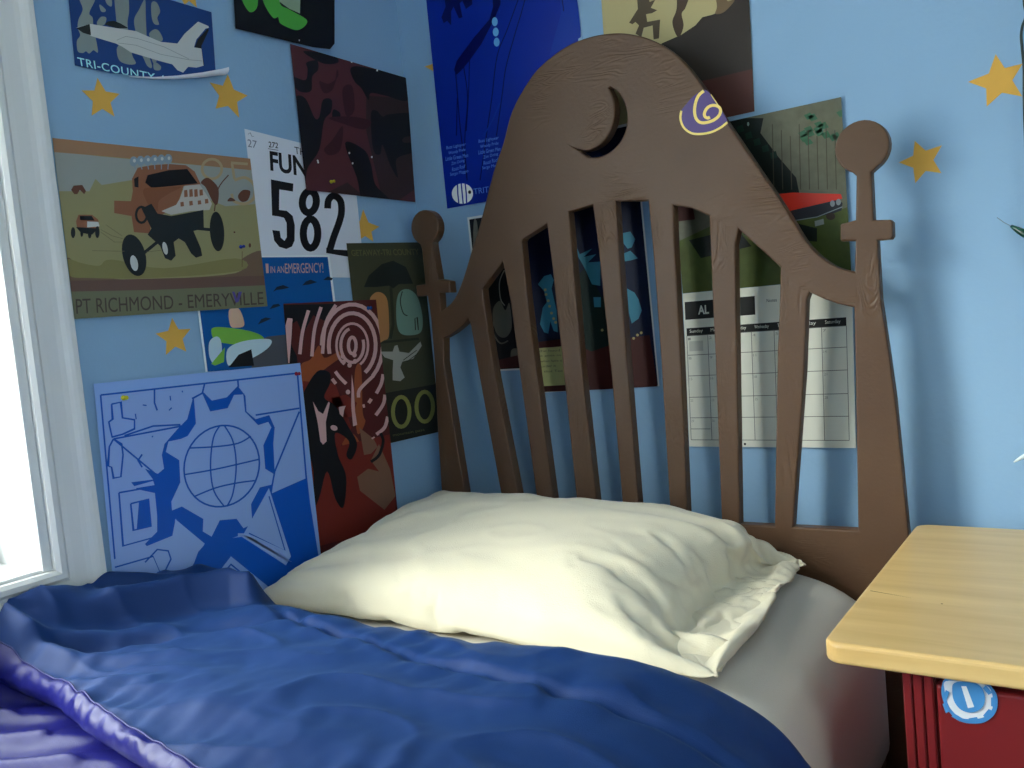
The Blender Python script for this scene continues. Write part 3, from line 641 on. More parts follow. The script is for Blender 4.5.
# --- tan poster with silhouettes
c = crop(560, 0, 4.2667)
P = Poster('B', [(598, -60), (745.5, -86), (755, 111.6), (611.5, 143)], 1, pb('pale_straw', (158, 146, 104)))
db_ = pb('dark_bark', (44, 38, 34)); 
P.poly(c([(440, 185), (520, 150), (580, 110), (610, 75), (650, 65), (700, 45), (740, 10), (790, -60), (815, -60), (850, 480), (740, 640), (300, 640), (330, 260)]), db_)
P.poly(c([(560, 355), (640, 340), (740, 315), (825, 295), (850, 480), (740, 640), (400, 640)]), pb('oxide', (72, 42, 38)))
P.polys([c([(328, -60), (375, -60), (385, 10), (410, 0), (390, 35), (418, 45), (395, 58), (370, 62), (375, 95), (430, 85), (425, 165), (402, 170), (398, 110), (360, 120), (350, 160), (325, 145), (340, 110), (325, 95), (312, 105), (298, 98), (335, 40)])], pb('figure_brown', (70, 60, 46)))
P.polys([c([(508, -60), (565, -60), (540, 30), (522, 60), (530, 110), (515, 155), (498, 150), (482, 95), (500, 40)])], pb('figure_dark', (62, 48, 36)), True)
P.polys([c([(665, 60), (672, 30), (668, -40), (720, -40), (715, 5), (745, 0), (740, 15), (700, 55)])], pb('figure_sand', (98, 80, 58)), True)
P.done('silhouette_poster', 'straw coloured poster with dark hill and climbing silhouettes behind headboard top', 'poster')

# --- hanging calendar: picture page over month page
cal = empty('wall_calendar', at_y((765, 290), YB) + Vector((0, 0, -.3)), 'hanging calendar with red car picture above white month grid behind slats', 'calendar')
c = crop(720, 80, 3.3684)
P = Poster('B', [(671.5, 134.8), (842, 97.6), (852.4, 277.7), (684, 293.4)], 3, pb('forest_grey', (84, 84, 68), var=.3, vscale=60, rough=.3), thick=.001)
P.polys([c([(-170, 170), (45, 130), (150, 130), (140, 180), (200, 260), (260, 330), (270, 380), (190, 400), (0, 400), (-170, 420)])], pb('forest_black', (12, 18, 16), rough=.3))
fg = pb('foliage_green', (46, 84, 60), rough=.35)
for k in range(16):
    random.seed(k); x, y = 250+random.random()*150, 110+random.random()*100
    P.poly(c([(x, y), (x+22, y-6-random.random()*8), (x+34, y+8), (x+12, y+16)]), fg, up=(k == 0))
for k in range(5):
    x, y = 60+k*28, 160+k*22; P.poly(c([(x, y), (x+20, y-8), (x+26, y+14), (x+4, y+20)]), pb('dim_green', (16, 40, 30)), up=(k == 0))
gv = pb('trunk_brown', (60, 58, 46))
P.strokes([c([(180+k*30, 150+(k % 3)*20), (185+k*30, 370)]) for k in range(8)], .9, gv)
P.poly(c([(-170, 560), (0, 480), (240, 470), (330, 460), (400, 440), (460, 420), (470, 700), (-170, 760)]), pb('meadow_green', (62, 72, 30), var=.3, vscale=50))
P.polys([c([(250, 480), (330, 500), (330, 545), (270, 540)]), c([(-100, 540), (60, 500), (110, 560), (-60, 600)])], pb('forest_black', (12, 18, 16), rough=.3))
P.poly(c([(60, 420), (195, 385), (250, 380), (410, 385), (415, 400), (400, 405), (245, 440), (140, 500), (60, 500)]), pb('car_red', (182, 48, 36), rough=.25))
P.poly(c([(150, 500), (245, 440), (400, 404), (416, 415), (412, 440), (385, 450), (262, 475), (200, 520), (150, 540)]), pb('car_shadow', (34, 36, 44)))
P.stroke(c([(255, 474), (330, 462), (415, 428)]), .9, pb('chrome_line', (110, 118, 124)))
for x, y in ((382, 417), (402, 412)): P.ell(c([(x, y)])[0], 2.4, 3.2, pb('lamp_glass', (112, 118, 122)), up=(x == 382))
P.poly(c([(322, 476), (352, 468), (354, 486), (324, 494)]), pb('plate_grey', (118, 124, 122)))
P.ell(c([(376, 460)])[0], 4.6, 3.6, pb('tyre', (48, 36, 28)))
P.poly(c([(415, 120), (420, 120), (445, 520), (436, 440)]), pb('page_edge_green', (120, 128, 108)))
P.ell(c([(99, 150)])[0], 1.1, 2.0, pb('pin_glint', (110, 130, 120)))
P.polys([c([(-170, 420), (-90, 410), (-80, 470), (-165, 480)])], pb('car_red_dark', (60, 20, 18)))
P.done('picture_page', '', '', parent=cal)
pw = pb('calendar_paper', (190, 190, 178))
P = Poster('B', [(684, 293.6), (852.6, 277.9), (856.7, 447.4), (690.5, 446)], 3, pw, thick=.001)
# month grid: 7 columns, laid out on the page itself
TLq, TRq, BRq, BLq = (684, 293.6), (852.6, 277.9), (856.7, 447.4), (690.5, 446)
qq = [to2('B', p) for p in (TLq, TRq, BRq, BLq)]
def uvp(u, v):
    a = [qq[3][i]+(qq[2][i]-qq[3][i])*u for i in (0, 1)]; b = [qq[0][i]+(qq[1][i]-qq[0][i])*u for i in (0, 1)]
    return (a[0]+(b[0]-a[0])*v, a[1]+(b[1]-a[1])*v)
def qd(u0, v0, u1, v1, m, up=True):
    if up: P.layer += 1
    P._add([uvp(u0, v0), uvp(u1, v0), uvp(u1, v1), uvp(u0, v1)], m)
gl_ = pb('grid_line', (98, 98, 90)); kk = pb('print_black', (24, 24, 24))
qd(0.01, .83, .45, .945, kk); qd(.015, .725, .965, .775, kk)
rows_ = [.725, .60, .465, .325, .19, .045]; 
P.layer += 1
for v in rows_: qd(.015, v-.002, .965, v+.002, gl_, False)
for k in range(8):
    u = .015+k*(.95/7); qd(u-.0018, .045, u+.0018, .725, gl_, False)
qd(.015, .115, .145, .119, gl_, False)
def txt(t, u0, v0, u1, v1, m, bold=0):
    P.layer += 1
    for tr3 in text_tris(t, bold): P._add([uvp(u0+(u1-u0)*a, v0+(v1-v0)*b) for a, b in tr3], m)
txt('AL', .095, .858, .165, .915, pw, .03)
for k, d in enumerate(('Sunday', 'Monday', 'Tuesday', 'Wednesday', 'Thursday', 'Friday', 'Saturday')): txt(d, .035+k*.1357, .738, .035+k*.1357+.085, .765, pw)
txt('Notes', .52, .90, .58, .92, kk)
n_ = 1
for rr_ in range(5):
    for cc_ in range(7):
        if n_ <= 30: txt(str(n_), .022+cc_*.1357, rows_[rr_]-.028, .022+cc_*.1357+.018, rows_[rr_]-.012, pb('number_grey', (130, 130, 122))); n_ += 1
qd(.03, .625, .12, .69, pb('mini_month', (165, 165, 155)))
P.layer += 1
_c = uvp(.36, .02); P._add([(_c[0]+.0024*math.cos(a), _c[1]+.0024*math.sin(a)) for a in [k*math.pi/6 for k in range(12)]], kk)
P.done('month_page', '', '', parent=cal)

# --- push pins: round heads with a short shank
def pin(side, p, rgb, label, off=0.009, r=0.0035):
    q = to2(side, p); n = Vector((1, 0, 0)) if side == 'L' else Vector((0, -1, 0))
    base = to3(side, q, 0.0085 if side == 'L' else .0065)
    t = empty('push_pin', base, label, 'push pin')
    a = Vector((0, 1, 0)) if side == 'L' else Vector((1, 0, 0)); b = Vector((0, 0, 1))
    for nm, pr, m in (('pin_head', [(0, r*.9), (.001, r), (.0025, r*.95), (.004, r*.6), (.007, r*.55), (.009, r*.85), (.0105, r*.8), (.011, .0004)], mat('pin_'+'_'.join(map(str, rgb)), rgb, 1.6, rough=.25)),
                      ('pin_shank', [(-.004, .0004), (0.0005, .0006)], mat('steel', (190, 190, 190), 1, rough=.2))):
        bm = bmesh.new(); rings = []
        for h, rr in pr: rings.append([bm.verts.new(base+n*h+(a*math.cos(2*math.pi*k/14)+b*math.sin(2*math.pi*k/14))*rr) for k in range(14)])
        for i in range(len(rings)-1):
            for k in range(14): bm.faces.new((rings[i][k], rings[i][(k+1) % 14], rings[i+1][(k+1) % 14], rings[i+1][k]))
        bm.faces.new(rings[0][::-1]); bm.faces.new(rings[-1]); bmesh.ops.recalc_face_normals(bm, faces=bm.faces[:])
        bm_obj(nm, bm, m, t, smooth=True)
pin('L', (237.5, 247.5), (44, 58, 128), 'blue push pin in the sandy ground of the buggy poster')
pin('L', (328, 182.5), (140, 132, 30), 'yellow push pin at the foot of dark red poster', r=.004)
pin('L', (120, 398), (178, 172, 30), 'yellow push pin at top left of the gear poster', r=.0045)
pin('L', (293, 374), (140, 30, 42), 'red push pin at the top right of the gear poster', r=.0040)
pin('L', (365, 308.5), (28, 70, 128), 'blue push pin at the top right of pink ring poster', r=.0045)

# ------------------------------------------------------------------ bed frame
bed = empty('bed_frame', (-0.83, 1.6, 0), 'brown painted wooden bed with tall arched slatted headboard and crescent cutout', 'bed')
def wood(name, axis):
    m = bpy.data.materials.new(name); m.use_nodes = True; nt = m.node_tree; b = nt.nodes['Principled BSDF']
    t = nt.nodes.new('ShaderNodeTexCoord'); mp = nt.nodes.new('ShaderNodeMapping')
    mp.inputs['Scale'].default_value = (3.0, 3, 13) if axis == 'h' else (16, 3, 3.2)
    nz = nt.nodes.new('ShaderNodeTexNoise'); nz.inputs['Scale'].default_value = 1.1; nz.inputs['Detail'].default_value = 3; nz.inputs['Distortion'].default_value = 0.6
    nt.links.new(t.outputs['Object'], mp.inputs[0]); nt.links.new(mp.outputs[0], nz.inputs[0])
    mm = nt.nodes.new('ShaderNodeMath'); mm.operation = 'MULTIPLY'; mm.inputs[1].default_value = 150
    sn = nt.nodes.new('ShaderNodeMath'); sn.operation = 'SINE'
    nt.links.new(nz.outputs[0], mm.inputs[0]); nt.links.new(mm.outputs[0], sn.inputs[0])
    mk = nt.nodes.new('ShaderNodeTexNoise'); mk.inputs['Scale'].default_value = 7; mk.inputs['Detail'].default_value = 2
    nt.links.new(t.outputs['Object'], mk.inputs[0])
    mr = nt.nodes.new('ShaderNodeMapRange'); mr.inputs[1].default_value = .5; mr.inputs[2].default_value = .68; nt.links.new(mk.outputs[0], mr.inputs[0])
    ml = nt.nodes.new('ShaderNodeMath'); ml.operation = 'MULTIPLY'; nt.links.new(sn.outputs[0], ml.inputs[0]); nt.links.new(mr.outputs[0], ml.inputs[1])
    fn = nt.nodes.new('ShaderNodeTexNoise'); fn.inputs['Scale'].default_value = 140; fn.inputs['Detail'].default_value = 3; nt.links.new(t.outputs['Object'], fn.inputs[0])
    ad = nt.nodes.new('ShaderNodeMath'); ad.operation = 'MULTIPLY_ADD'; ad.inputs[1].default_value = 1.1; nt.links.new(fn.outputs[0], ad.inputs[0]); nt.links.new(ml.outputs[0], ad.inputs[2])
    bp = nt.nodes.new('ShaderNodeBump'); bp.inputs['Strength'].default_value = .5; bp.inputs['Distance'].default_value = .0010
    nt.links.new(ad.outputs[0], bp.inputs['Height']); nt.links.new(bp.outputs[0], b.inputs['Normal'])
    cr_ = nt.nodes.new('ShaderNodeMix'); cr_.data_type = 'RGBA'
    c0 = [lin(v) for v in (80, 57, 41)]; c1 = [lin(v) for v in (98, 73, 52)]
    cr_.inputs[6].default_value = (*c0, 1); cr_.inputs[7].default_value = (*c1, 1)
    nt.links.new(mk.outputs[0], cr_.inputs[0]); nt.links.new(cr_.outputs[2], b.inputs['Base Color'])
    b.inputs['Roughness'].default_value = .46; b.inputs['Specular IOR Level'].default_value = .35
    return m
wood_h = wood('brown_painted_wood', 'h'); wood_v = wood('brown_painted_wood_upright', 'v')
YH, TH = 1.60, 0.026
def HB(pts): return [(lambda v: (v.x, v.z))(at_y(p, YH)) for p in pts]
zb = at_y((771, 526), YH).z                      # foot of the slats
def down(p, q, z):                                # extend line p->q to height z
    k = (z-p[1])/(q[1]-p[1]); return (p[0]+(q[0]-p[0])*k, z)
arch = cat_rom([(484, 207.5), (493, 172), (503, 143), (511.8, 110.8), (527.9, 81.5), (542.5, 64), (566, 46.4), (589.4, 36.8), (612.9, 33), (632, 34.2), (651, 39.5), (669, 49.3), (685, 64), (699.5, 82), (712, 100), (727, 122), (744, 147), (761.5, 173), (778, 197), (792, 219), (806.5, 242), (822, 257.5), (838, 267.5), (854.5, 272)], 4, False)
left_low = cat_rom([(441, 311), (449.2, 304.8), (456.2, 295), (463.3, 277.3), (470.3, 254), (477.3, 232)], 4, False)
def knob(c, r, a0, a1, n=26):
    return [(c[0]+r*math.cos(R_(a0+(a1-a0)*k/n)), c[1]+r*math.sin(R_(a0+(a1-a0)*k/n))) for k in range(n+1)]
# finials in metres (true circles)
kr = HB([(861.6, 146.5)])[0]; kl = HB([(424.6, 227.5)])[0]; rad = 0.0455
rp_up = HB([(855.5, 270), (855.4, 241)]); 
outline = []
outline += HB(left_low) + HB(arch)
outline += HB([(855.4, 241), (841, 241.2), (840.2, 240), (840.2, 225), (841, 224), (855.4, 220), (856.2, 176)])
outline += knob(kr, .0438, 246, -60)               # clockwise over the top, from neck left to neck right
outline += HB([(871.3, 172), (873.6, 220), (890, 219.6), (892.6, 222), (893, 236), (891, 239.3), (877.6, 240.5), (881, 300), (888.5, 350), (895.4, 400), (901.2, 458), (907, 517)])
rb = down(HB([(895.4, 400)])[0], HB([(907, 517)])[0], 0.0)
outline += [(rb[0], 0.0), (rb[0]-.075, 0.0), (rb[0]-.09, .22)]
lb0 = down(HB([(434, 360)])[0], HB([(441, 487.7)])[0], 0.0)
outline += [(lb0[0]+.09, .22), (lb0[0]+.075, 0.0), (lb0[0], 0.0)]
outline += HB([(441, 487.7), (437.5, 432.7), (434, 360), (430.5, 318), (427.3, 296)])
xo = HB([(438.7, 281)])[0]; xw = HB([(449.2, 281)])[0]; prot = xw[0]-xo[0]
za, zb_ = HB([(449, 292.8)])[0][1], HB([(449, 281)])[0][1]
xl_ = HB([(426.8, 293)])[0][0]
outline += [(xl_, za), (xl_-prot, za), (xl_-prot-.001, za+.002), (xl_-prot-.001, zb_-.002), (xl_-prot, zb_), (xl_-.003, zb_)]
outline += HB([(421.6, 250)])
outline += knob((kl[0]-.001, kl[1]), .0398, 244, -62)
outline += HB([(432.6, 247), (438, 279)])
outline += [(xw[0]-.001, zb_), (xw[0], zb_-.002), (xw[0], za+.002), (xw[0]-.001, za)]
outline += HB([(439.4, 293), (440.5, 308)])
slots = []
def slot(pts, smooth=False): slots.append(pts)
def foot(l, r, zz=None):
    """extend two side lines to the foot of the slats"""
    a = down(*HB(l), zb); b = down(*HB(r), zb); return a, b
# s1
L0 = HB([(444.5, 338), (443.4, 345)]); a, b = foot([(443.4, 360), (463.3, 484)], [(477.3, 360), (499.6, 486.6)])
slot(HB(cat_rom([(443.6, 338.5), (451, 334.5), (458.6, 328.9), (463.5, 324.5), (468, 319)], 3, False)) + HB([(470.5, 326), (479.7, 380)]) + [b, a] + HB([(443.8, 362)]))
def std(tl, tr, lft, rgt, extra=()):
    a, b = foot(lft[-2:], rgt[-2:]); slot(HB([tl, *extra, tr]) + HB(rgt[:-1]) + [b, a] + HB(lft[:-1])[::-1])
std((482.3, 289.2), (502.4, 262.2), [(483.6, 300), (487.9, 331.2), (495.6, 378), (517, 489)], [(504.3, 270), (510, 300.8), (518, 362), (535.5, 491)])
std((521.7, 241.5), (546.6, 224.2), [(526.6, 293.7), (534.8, 361), (552.3, 491)], [(552.3, 270), (561.7, 356), (575.8, 494.8)], [(523, 239)])
std((568.5, 212), (592.2, 205), [(574.6, 282), (581.6, 368), (595.7, 496)], [(598, 246.9), (603.9, 305.5), (611, 372), (621.5, 496)])
std((615.6, 201), (648, 200.8), [(618.8, 250), (626.8, 360), (638, 498)], [(653.7, 262), (660.8, 360), (669.2, 501)])
std((673.2, 205.5), (709, 215.8), [(675, 250), (680.9, 360), (686.8, 504)], [(712.3, 297), (715.2, 360), (721, 510)], [(691.2, 208)])
std((738.6, 229.4), (780.3, 267.4), [(735.2, 245), (735.6, 273.8), (737, 360), (739.5, 515)], [(779.6, 300), (777.2, 355), (774.5, 521)], [(759.2, 248)])
std((809.6, 292.5), (854, 307.6), [(806.8, 300), (804.4, 369), (793, 526)], [(855.8, 400), (857.9, 529)], [(824.2, 299.2), (837.2, 303.8)])
moon = cat_rom([(610.2, 86.8), (617, 91.5), (623, 101), (626.7, 114), (626, 127), (621, 140), (611.5, 150.5), (600, 156.5), (588, 157.3)], 4, False) + cat_rom([(576.2, 148.6), (583, 150.5), (591, 149.5), (600.5, 144), (608, 135), (613.5, 122), (614.8, 108), (612.5, 96), (608.8, 88)], 4, False)
slot(HB(moon))
cv = bpy.data.curves.new('h', 'CURVE'); cv.dimensions = '2D'; cv.fill_mode = 'BOTH'; cv.extrude = TH/2-.0035; cv.bevel_depth = .0035; cv.bevel_resolution = 2; cv.offset = -.0035
for loop in [outline]+slots:
    ds = [loop[0]]
    for p in loop[1:]:
        if math.hypot(p[0]-ds[-1][0], p[1]-ds[-1][1]) > .0012: ds.append(p)
    s_ = cv.splines.new('POLY'); s_.points.add(len(ds)-1); s_.use_cyclic_u = True
    for i, p in enumerate(ds): s_.points[i].co = (p[0], p[1], 0, 1)
o_ = bpy.data.objects.new('h', cv); COL.objects.link(o_)
dg = bpy.context.evaluated_depsgraph_get(); me = bpy.data.meshes.new_from_object(o_.evaluated_get(dg), depsgraph=dg)
bpy.data.objects.remove(o_); bpy.data.curves.remove(cv)
hb = bmesh.new(); hb.from_mesh(me); bpy.data.meshes.remove(me)
for v in hb.verts: v.co = Vector((v.co.x, YH+TH/2-v.co.z, v.co.y))     # front face at YH
bmesh.ops.remove_doubles(hb, verts=hb.verts[:], dist=.00002)
# --- cut the board into its members
def cutline(p, q):
    d = Vector((q[0]-p[0], 0, q[1]-p[1])); n = Vector((d.z, 0, -d.x)).normalized()
    bmesh.ops.bisect_plane(hb, geom=hb.verts[:]+hb.edges[:]+hb.faces[:], plane_co=Vector((p[0], 0, p[1])), plane_no=n, dist=1e-6)
sl_tops = [((470.3, 322), (482.3, 290)), ((503.5, 264), (521.7, 242)), ((547.5, 226), (568.5, 212)), ((593, 206), (615.6, 201)), ((648.5, 201.5), (673.2, 206)), ((710, 217), (738, 232)), ((780.3, 268.5), (808, 294))]
tops = [HB(t) for t in sl_tops]
bmesh.ops.bisect_plane(hb, geom=hb.verts[:]+hb.edges[:]+hb.faces[:], plane_co=Vector((0, 0, zb)), plane_no=Vector((0, 0, 1)))
for t in tops: cutline(*t)
pr = HB([(855.0, 150), (857.9, 529)]); plf = HB([(440.3, 305), (445.5, 345)])
prl = [(HB([(855.0, 300)])[0]), HB([(857.9, 529)])[0]]
cutline(prl[0], prl[1]); cutline(*plf)
xbar_r = HB([(840, 240.8), (840, 224.4)]); xbar_l = [(0, za), (0, zb_)]
for z_ in (xbar_r[0][1]-.002, xbar_r[1][1]+.002, za-.002, zb_+.002, kr[1]-rad*.93, kl[1]-rad*.93):
    bmesh.ops.bisect_plane(hb, geom=hb.verts[:]+hb.edges[:]+hb.faces[:], plane_co=Vector((0, 0, z_)), plane_no=Vector((0, 0, 1)))
def side(p, q, c):  # >0 if c lies right of p->q going up
    return (q[0]-p[0])*(c[1]-p[1])-(q[1]-p[1])*(c[0]-p[0])
mids = [((tops[i][0][0]+tops[i][1][0])/2, (tops[i][0][1]+tops[i][1][1])/2) for i in range(7)]
gaps = []                                       # centre lines of the gaps between members, top -> foot
for i in range(8):
    s = slots[i]; zt = max(p[1] for p in s)
    topx = [p for p in s if p[1] > zt-.02]; ft = [p for p in s if abs(p[1]-zb) < 1e-5]
    gaps.append(s)
def slot_x(s, z):
    xs = []
    for i in range(len(s)):
        p, q = s[i], s[(i+1) % len(s)]
        if (p[1]-z)*(q[1]-z) < 0: xs.append(p[0]+(q[0]-p[0])*(z-p[1])/(q[1]-p[1]))
    return (sum(xs)/len(xs)) if xs else None
def classify(c):
    x, z = c
    if x > kr[0]-.09 and z > kr[1]-rad*.93: return ('finial', 1) if x > kr[0]-.052 else ('arch_panel', 0)
    if x < kl[0]+.052 and z > kl[1]-rad*.93: return ('finial', 0)
    if x < -1.06 and z > za-.02:
        if x < xw[0]+.003 and z > za-.002: return ('crossbar', 0) if z < zb_+.002 else ('post', 0)
    if x > kr[0]-.06 and xbar_r[0][1]-.002 < z < xbar_r[1][1]+.002:
        return ('crossbar', 1) if x > HB([(838, 232)])[0][0] else ('arch_panel', 0)
    def xl(l, z): return l[0][0]+(l[1][0]-l[0][0])*(z-l[0][1])/(l[1][1]-l[0][1])
    if z < zb:
        return ('lower_panel', 0)
    if x > xl(prl, z)-1e-5: return ('post', 1)
    if x < xl(plf, z)+1e-5 and x < -1.0: return ('post', 0) 
    if z < slots[0][4][1]+.2 or True:
        for i in range(7):
            t = tops[i]
            # between gap i and gap i+1 and under the top cut
            gx0, gx1 = slot_x(slots[i], z), slot_x(slots[i+1], z)
            if (gx0 is None or x > gx0) and (gx1 is None or x < gx1) and (gx0 is not None or gx1 is not None):
                zc = t[0][1]+(t[1][1]-t[0][1])*(x-t[0][0])/(t[1][0]-t[0][0])
                if z < zc+1e-5 and t[0][0]-.03 < x < t[1][0]+.09 and z < max(t[0][1], t[1][1])+.001: return ('slat', i)
    x0g = slot_x(slots[0], z)
    if x0g is not None and x < x0g: return ('post', 0)
    return ('arch_panel', 0)
groups = {}
for f in hb.faces:
    c_ = f.calc_center_median(); groups.setdefault(classify((c_.x, c_.z)), []).append(f.index)
hb.faces.ensure_lookup_table()
made = {}
def piece(key, parent):
    if key not in groups: return None
    nb = hb.copy(); nb.faces.ensure_lookup_table(); keep = set(groups[key])
    bmesh.ops.delete(nb, geom=[f for f in nb.faces if f.index not in keep], context='FACES')
    for f in nb.faces:
        f.smooth = False
    o = bm_obj(key[0], nb, wood_v if key[0] in ('slat', 'post') else wood_h, parent)
    made[key] = o; return o
hb.faces.index_update()
headboard = piece(('arch_panel', 0), bed)
for i in range(7): piece(('slat', i), bed)
for i in (0, 1):
    p_ = piece(('post', i), bed); piece(('crossbar', i), p_); piece(('finial', i), p_)
piece(('lower_panel', 0), bed)
hb.free()
# side rails, foot end and slat base, mostly under the bedding
XBL, XBR = -1.345, -0.335
bm = bmesh.new(); box(bm, XBR-.028, XBR-.002, -.42, YH-.001, .20, .33, .004); bm_obj('side_rail', bm, wood_h, bed)
bm = bmesh.new(); box(bm, XBL+.012, XBL+.036, -.42, YH-.001, .20, .33, .004); bm_obj('side_rail', bm, wood_h, bed)
bm = bmesh.new(); box(bm, XBL+.005, XBR, -.45, -.42, 0.0, .60, .004); bm_obj('footboard', bm, wood_h, bed)
bm = bmesh.new(); box(bm, XBL+.036, XBR-.028, -.42, YH-.001, .23, .262, .002); bm_obj('bed_base', bm, wood_h, bed)
# purple and yellow emblem on the arch
c = crop(640, 60, 7.3143)
pur = mat('emblem_purple', (66, 40, 116), 1.0, rough=.4); yel = mat('emblem_yellow', (238, 208, 110), 1.0, rough=.4)
class HBP(Poster):
    def __init__(s, pts):
        s.side = 'B'; s.off = 0; s.th = 0; s.bm = bmesh.new(); s.mats = [pur]; s.layer = 0
        s.clip = None; s.y = YH-.0004
    def _add(s, pl_, m, clip=False):
        # points arrive on the wall plane: carry them to the board along the line of sight
        q = [at_plane(p) for p in pl_]
        A = sum(q[i][0]*q[(i+1) % len(q)][1]-q[(i+1) % len(q)][0]*q[i][1] for i in range(len(q)))
        if A < 0: q = q[::-1]
        f = s.bm.faces.new([s.bm.verts.new(Vector((a, s.y-.00015*s.layer, b))) for a, b in q]); f.material_index = s._mi(m)
def at_plane(p):
    k = YH/YB; return (CAM.x+(p[0]-CAM.x)*k, CAM.z+(p[1]-CAM.z)*k)
P = HBP(None)
P.poly(c(cat_rom([(478, 218), (500, 232), (528, 268), (560, 312), (600, 375), (640, 448), (600, 485), (540, 518), (470, 540), (400, 543), (345, 522), (310, 475), (297, 420), (302, 372), (340, 322), (385, 272), (430, 238)], 4)), pur)
P.stroke(c([(303, 372), (297, 430), (320, 492), (370, 532), (430, 542), (515, 530), (590, 495), (640, 455)]), 2.2, yel, smooth=True)
P.stroke(c([(468, 226), (432, 258), (410, 305), (400, 370), (410, 425), (440, 456), (485, 458), (540, 440), (580, 405), (590, 365), (572, 340), (535, 332), (500, 345), (476, 378), (474, 410), (495, 425), (512, 418)]), 3.0, yel, smooth=True)
P.stroke(c([(520, 252), (575, 335)]), 1.0, yel)
em = P.done('emblem', '', '', parent=made[('arch_panel', 0)]); em['label'] = 'purple and yellow swirl emblem'

# ------------------------------------------------------------------ mattress with fitted sheet
sheet_m = mat('cream_sheet_cotton', (198, 194, 182), 1.0, rough=.85, sheen=.2, bump=.25, bscale=500)
ZM = 0.563
def mat_prof(s):
    """s: arc length across the top measured from the wall side; returns (x, z), normal"""
    x0, xf, a, bb = XBL+.02, -0.50, 0.185, 0.115       # flat to xf then a soft shoulder, then the side wall
    flat = xf-x0
    if s <= flat: return (x0+s, ZM), (0, 1)
    n = 40; t0 = 0; acc = 0; px, pz = xf, ZM
    for k in range(1, n+1):
        th = (math.pi/2)*k/n
        qx, qz = xf+a*math.sin(th)**1.0, ZM-bb*(1-math.cos(th))
        d = math.hypot(qx-px, qz-pz)
        if acc+d >= s-flat:
            r = (s-flat-acc)/d; x, z = px+(qx-px)*r, pz+(qz-pz)*r
            nx, nz = -(qz-pz), (qx-px); l = math.hypot(nx, nz); return (x, z), (nx/l, nz/l)
        acc += d; px, pz = qx, qz
    return (xf+a, ZM-bb-(s-flat-acc)), (1, 0)
bm = bmesh.new()
ys = [-.40, -.398, -.39, -.37, -.33]+[-.28+k*.06 for k in range(20)]+[.9+k*.0125 for k in range(27)]+[1.26, 1.32, 1.38]+[1.44, 1.48, 1.52, 1.545, 1.565, 1.578, 1.585, 1.588]
rows = []
for y in ys:
    e = min(y+.40, 1.588-y); sh = 0 if e > .07 else .05*(1-math.sqrt(max(0, 1-((.07-e)/.07)**2)))
    row = []
    for k in range(6): row.append(Vector((XBL+.012+min(sh, .03), y, .27+(.50-.27)*k/6)))
    for a_ in (0, 30, 60): row.append(Vector((XBL+.012+.05*(1-math.cos(R_(a_)))+min(sh, .03), y, .50+(.063-sh)*math.sin(R_(a_)))))
    for k in range(46):
        (x, z), n_ = mat_prof(.055+k*.0225)
        w = noise.noise(Vector((x*5, y*5, 1)))*.0035+noise.noise(Vector((x*16, y*13, 4)))*.0018
        # soft gathered tucks in front of the pillow
        if .9 < y < 1.25 and x < -.5: w += .0035*abs(math.sin((x*1.0+y*1.6)*75+2*noise.noise(Vector((x*4, y*4, 0)))))*math.exp(-((y-1.07)/.06)**2)*max(0, noise.noise(Vector((x*5, 0, 9)))+.4)
        row.append(Vector((x-n_[0]*sh+n_[0]*w, y, z-n_[1]*sh+n_[1]*w)))
    zl = row[-1].z
    for k in range(1, 5): row.append(Vector((row[-k].x if k == 1 else row[-1].x, y, zl+( .27-zl)*k/4)))
    rows.append(row)
V = grid_mesh(bm, rows)
bm.faces.new(V[0]); bm.faces.new(V[-1][::-1])
bot = [r[0] for r in V], [r[-1] for r in V]
for i in range(len(V)-1): bm.faces.new((V[i][0], V[i+1][0], V[i+1][-1], V[i][-1]))
bmesh.ops.recalc_face_normals(bm, faces=bm.faces[:])
tag(bm_obj('mattress', bm, sheet_m), 'mattress under a cream fitted sheet on the brown bed', 'mattress')

# ------------------------------------------------------------------ nightstand
wood_y = bpy.data.materials.new('honey_wood'); wood_y.use_nodes = True
nt = wood_y.node_tree; b = nt.nodes['Principled BSDF']; t = nt.nodes.new('ShaderNodeTexCoord'); mp = nt.nodes.new('ShaderNodeMapping'); mp.inputs['Scale'].default_value = (1.2, 14, 14)
nz = nt.nodes.new('ShaderNodeTexNoise'); nz.inputs['Scale'].default_value = 2.2; nz.inputs['Detail'].default_value = 6; nz.inputs['Distortion'].default_value = .3
rp = nt.nodes.new('ShaderNodeValToRGB'); rp.color_ramp.elements[0].position = .3; rp.color_ramp.elements[1].position = .75
rp.color_ramp.elements[0].color = (*[lin(v) for v in (206, 168, 104)], 1); rp.color_ramp.elements[1].color = (*[lin(v) for v in (230, 196, 132)], 1)
nt.links.new(t.outputs['Object'], mp.inputs[0]); nt.links.new(mp.outputs[0], nz.inputs[0]); nt.links.new(nz.outputs[0], rp.inputs[0]); nt.links.new(rp.outputs[0], b.inputs['Base Color'])
b.inputs['Roughness'].default_value = .32; b.inputs['Coat Weight'].default_value = .15
red = mat('oxblood_paint', (122, 30, 33), 1.0, rough=.38, var=.06, bump=.15, bscale=60)
ZT = 1.05-.403
ns = empty('nightstand', (0.0, 1.30, 0), 'red painted nightstand with honey coloured wooden top beside the bed', 'nightstand')
NSROT = R_(-1.7)
def rrect(x0, x1, y0, y1, r, n=7):
    o = []
    for cx, cy, a0 in ((x1-r, y1-r, 0), (x0+r, y1-r, 90), (x0+r, y0+r, 180), (x1-r, y0+r, 270)):
        for k in range(n+1):
            a = R_(a0+90*k/n); o.append((cx+r*math.cos(a), cy+r*math.sin(a)))
    return o
